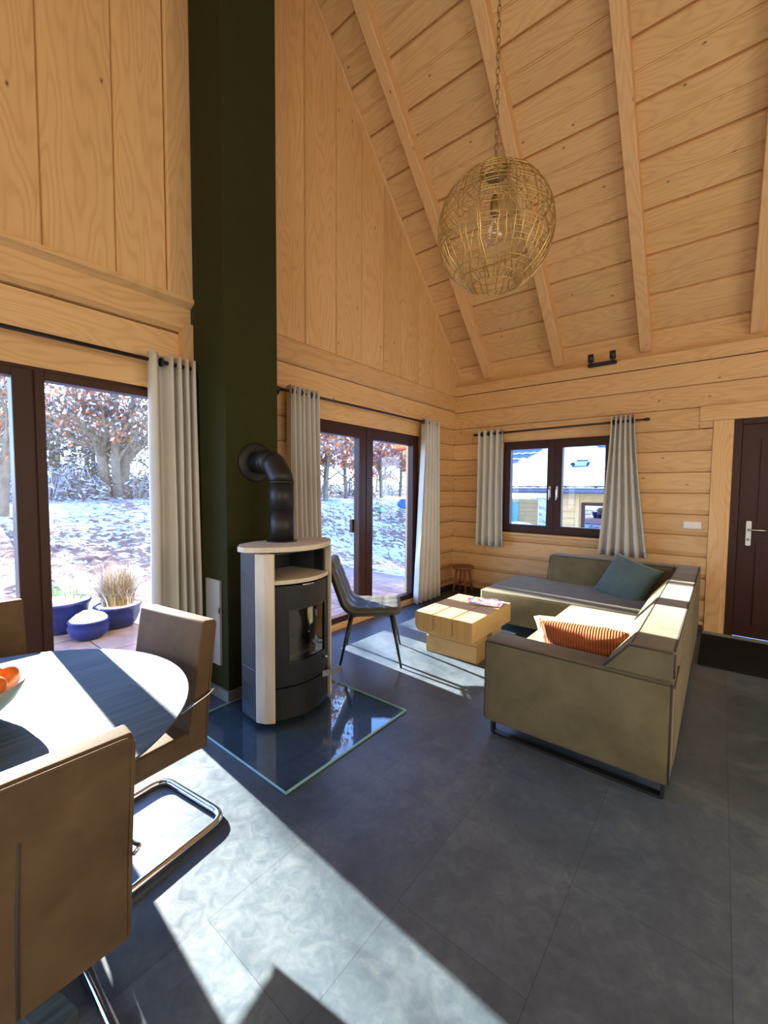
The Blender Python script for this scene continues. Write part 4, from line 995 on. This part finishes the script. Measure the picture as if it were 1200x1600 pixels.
# ================================================================== DINING SET
TC = (1.335, -5.215); TR = .60
dt = thing('dining_table', 'round dark blue-grey stained oak dining table with star foot', 'table', (*TC, 0))
n = 96; prof_t = [(.001, .702), (.50, .702), (.545, .712), (.592, .738), (.600, .746), (.598, .750), (.001, .750)]
b = B(); b.lathe(prof_t, n); tt = obj('table_top', b, M['table_oak'], dt)
for f_ in tt.data.polygons: f_.use_smooth = False
b = B(); b.box(-.055, .055, -.055, .055, .05, .70); b.box(-.2, .2, -.2, .2, .68, .701); obj('pedestal', b, M['table_oak'], dt, bevel=.004)
for k in range(4):
    a = radians(17)+k*pi/2; b = B()
    b.add([Mx for Mx in [Matrix.Rotation(a, 3, 'Z') @ Vector(p) for p in [(.04, -.04, 0), (.42, -.04, 0), (.42, .04, 0), (.04, .04, 0), (.04, -.04, .10), (.42, -.04, .035), (.42, .04, .035), (.04, .04, .10)]]], [(0, 3, 2, 1), (4, 5, 6, 7), (0, 1, 5, 4), (1, 2, 6, 5), (2, 3, 7, 6), (3, 0, 4, 7)])
    obj('foot', b, M['brown_leather'] if False else M['table_oak'], dt, bevel=.004)
def dining_chair(label, loc, rz):
    t_ = thing('dining_chair', label, 'chair', loc, rz)
    def slab(nm, pr, hw, bev):
        b = B(); vs = [Vector((x, -hw, z)) for x, z in pr] + [Vector((x, hw, z)) for x, z in pr]; n_ = len(pr)
        b.add(vs, [tuple(range(n_)), tuple(reversed(range(n_, 2*n_)))] + [(i, n_+i, n_+(i+1) % n_, (i+1) % n_) for i in range(n_)])
        return obj(nm, b, M['brown_leather'], t_, bevel=bev, seg=4)
    se = slab('seat', [(-.235, .372), (.215, .385), (.235, .41), (.225, .475), (-.19, .470), (-.235, .47)], .222, .022)
    pr = [(-.255, .372), (-.185, .385), (-.180, .47), (-.205, .60), (-.250, .895), (-.262, .905), (-.305, .90), (-.312, .89), (-.272, .60)]
    bk = slab('backrest', pr, .225, .018)
    b = B(); b.tube(fillet([(-.2565, -.224, .385), (-.2745, -.224, .60), (-.3125, -.224, .893), (-.3125, .224, .893), (-.2745, .224, .60), (-.2565, .224, .385)], .02), .0045, 6)
    obj('piping', b, M['brown_leather'], bk)
    b = B(); b.tube([(-.2545, -.020, .38), (-.2715, -.022, .60), (-.2935, -.026, .77)], .0042, 6); obj('seam', b, M['suede_seam'], bk)
    # flat-oval steel cantilever runner
    path = [(.13, -.20, .372), (.20, -.215, .36), (.255, -.225, .20), (.235, -.228, .018), (-.345, -.228, .016), (-.345, .228, .016), (.235, .228, .018), (.255, .225, .20), (.20, .215, .36), (.13, .20, .372)]
    b = B(); b.tube(fillet(path, .075, 7), .0155, 10); obj('cantilever_frame', b, M['chrome'], t_)
    for s_ in (-1, 1):
        b = B(); b.tube(fillet([(-.14, s_*.236, .575), (-.25, s_*.240, .60), (-.29, s_*.240, .615), (-.285, s_*.226, .60)], .012), .0045, 8); obj('side_handle', b, M['chrome'], t_)
    return t_
chB = dining_chair('brown suede-look dining chair between the round table and the stove', (1.215, -4.80, 0), radians(-90+8))
chA = copy_tree(chB, (1.715, -5.235, 0), radians(180), 'brown dining chair seen from its seamed back, closest to the viewer')
chC = copy_tree(chB, (.665, -5.125, 0), radians(0), 'brown dining chair on the window side of the table, mostly cut off')
# bowl of fruit
BC = (1.325, -5.228)
bw = thing('fruit_bowl', 'pale grey-green ceramic bowl of tangerines on the dining table', 'bowl', (BC[0], BC[1], .7505))
b = B(); b.lathe([(.001, .0), (.07, .0), (.075, .004), (.10, .022), (.138, .060), (.158, .098), (.162, .112), (.159, .113), (.150, .098), (.13, .064), (.095, .030), (.001, .022)], 48); obj('bowl_body', b, M['bowl'], bw)
fr = None; random.seed(5)
FL = {0: 'glossy orange tangerine at the bowl edge nearest the window', 1: 'orange tangerine resting high on the heap in the bowl'}
spots = [(.092, .074, .080, 0), (.022, .116, .080, 0), (.118, -.004, .080, 0), (.048, .046, .150, 1), (-.04, .07, .118, 1), (-.06, .0, .085, 0), (.03, -.05, .085, 0), (-.09, .05, .078, 0), (.080, -.075, .085, 0), (.0, .02, .075, 0)]
for i, (x, y, z, q) in enumerate(spots):
    loc = (BC[0]+x*.93, BC[1]+y*.93, .7505+z+(.026 if i > 2 else .040))
    lb = 'orange tangerine in the pale bowl'
    if fr is None:
        fr = thing('tangerine', lb, 'fruit', loc, 0, 'tangerines in the bowl')
        b = B(); b.ball((0, 0, 0), .036, 24, 16, (1, 1, .86)); obj('peel', b, M['orange'], fr)
        b = B(); b.lathe([(.001, .034), (.006, .033), (.007, .030)], 8); obj('stem_end', b, M['fruit_leaf'], fr)
    else:
        o = copy_tree(fr, loc, random.random()*6); o.rotation_euler = (random.uniform(-.6, .6), random.uniform(-.6, .6), random.random()*6)

# ================================================================== PENDANT LAMP
LD = 2.02
LP = CAM + Vector((-.44699289, .969718, .62937452))*LD + Vector((0, 0, -.03))
pl_ = thing('pendant_lamp', 'round brass wire cage pendant lamp on a long chain', 'lamp', tuple(LP))
RL = .272
b = B(); random.seed(8); nm_ = 38
z_top, z_bot = RL*.91, -RL*.90
def sph(a, z): r = sqrt(max(0, 1-(z/RL)**2))*RL; return Vector((r*cos(a), r*sin(a), z*1.02))
for k in range(nm_):
    a = 2*pi*k/nm_ + random.uniform(-.03, .03); dv = random.uniform(-.08, .08)
    pts = []
    for i in range(21):
        th = radians(158)-(radians(158)-radians(12))*i/20; z = RL*cos(th); pts.append(sph(a+dv*sin(i/20*pi)+.03*random.uniform(-1, 1)*(i % 2), z))
    b.tube(pts, .0021 if k % 5 else .0034, 5)
for k in range(34):
    th = radians(16+ (142)*k/33); z = RL*cos(th)+random.uniform(-.004, .004); tl = random.uniform(-.05, .05); ph = random.random()*6
    full = k % 4 == 0; a0 = 0 if full else random.random()*2*pi; span = 2*pi if full else random.uniform(2.2, 5.2); ns = 40
    pts = [sph(a0+span*i/ns, max(z_bot, min(z_top, z+tl*RL*sin(a0+span*i/ns+ph)))) for i in range(ns+1)]
    b.tube(pts, .0018 if not full else .0022, 5)
for k in range(46):                      # short twisted ties between the wires
    a = random.random()*2*pi; th = radians(random.uniform(25, 150)); z = RL*cos(th)
    pts = [sph(a+(.30*i/4), z+RL*.10*sin(i*.9+k)) for i in range(5)]; b.tube(pts, .0016, 4)
obj('wire_shade', b, M['brass'], pl_)
b = B(); pts = [sph(2*pi*i/40, RL*cos(radians(158))) for i in range(40)]; b.tube(pts, .0035, 6, closed=True); obj('bottom_ring', b, M['brass'], pl_)
b = B(); b.lathe([(.001, RL*.99), (.04, RL*.985), (.052, RL*.95), (.045, RL*.92), (.001, RL*.915)], 24); obj('canopy_cap', b, M['old_brass'], pl_)
b = B(); b.tube([(0, 0, RL*.92), (0, 0, RL*.60)], .004, 8); b.lathe([(.001, .175), (.010, .172), (.014, .160), (.021, .145), (.022, .085), (.018, .078), (.001, .077)], 20); obj('socket', b, M['old_brass'], pl_)
b = B(); b.lathe([(.014, .08), (.016, .066), (.028, .045), (.042, .018), (.047, -.008), (.043, -.033), (.030, -.050), (.012, -.058), (.0005, -.059)], 28); bb_ = obj('bulb', b, M['bulb'], pl_)
b = B(); pts = [(.011*cos(a*1.0), .011*sin(a*1.0), .04-.0016*k) for k, a in enumerate([i*.7 for i in range(46)])]; b.tube(pts, .0014, 5); obj('filament', b, M['old_brass'], bb_)
b = B(); zt = ceil_z(LP.y)-.02-LP.z; z = RL*.97; k = 0
while z < zt-.03:
    o_ = Vector((0, 0, z+.019)); q = []
    for i in range(14):
        a = 2*pi*i/14; x_ = .0085*cos(a); y_ = (.0215 if abs(sin(a)) > .3 else .0215)*sin(a)
        q.append(o_ + (Vector((x_, 0, y_)) if k % 2 else Vector((0, x_, y_))))
    b.tube(q, .0022, 5, closed=True); z += .0345; k += 1
obj('chain', b, M['old_brass'], pl_)
b = B(); b.lathe([(.001, zt), (.05, zt-.001), (.055, zt-.02), (.012, zt-.035), (.001, zt-.036)], 24); obj('ceiling_rose', b, M['old_brass'], pl_)

# ================================================================== SMALL WALL THINGS, MAT
sp = thing('spotlight_bar', 'black ceiling spotlight bar with two swivel heads on the back wall beam', 'lamp', (1.91, -.02, 2.89))
b = B(); b.prism(roundrect(-.150, .150, -.022, .022, .018), 0, .026)
for p in b.v: p.y, p.z = -p.z, p.y
obj('bar', b, M['black_metal'], sp)
for s_ in (-1, 1):
    b = B(); x_ = s_*.112; b.tube([(x_, -.02, .0), (x_, -.05, .035)], .008, 8); b.tube([(x_, -.035, .03), (x_-.006*0, -.062, .115)], .031, 20); b.lathe([(.019, 0), (.019, .004)], 16, Mx=Matrix.Translation((x_, -.062, .114)) @ Matrix.Rotation(radians(18), 4, 'X'))
    hd = obj('spot_head', b, M['black_metal'], sp)
    b = B(); b.tube([(x_, -.0622, .1155), (x_, -.0626, .117)], .022, 20); obj('lamp_lens', b, M['seam_grey'], hd)
sw_ = thing('light_switch', 'white double light switch plate on the log wall beside the door board', 'switch', (2.806, -.001, 1.10))
b = B(); b.box(-.076, .076, -.010, 0, -.036, .036)
obj('cover_frame', b, M['white_plastic'], sw_, bevel=.003)
for s_ in (-1, 1):
    b = B(); b.box(s_*.037-.030, s_*.037+.030, -.015, -.009, -.030, .030); obj('rocker', b, M['white_plastic'], sw_, bevel=.002)
b = B(); b.prism(roundrect(2.93, 4.15, -1.03, -.10, .02), .001, .014); tag(obj('doormat', b, M['mat_fibre'], bevel=.003), 'dark charcoal doormat in front of the brown entrance door', 'doormat')
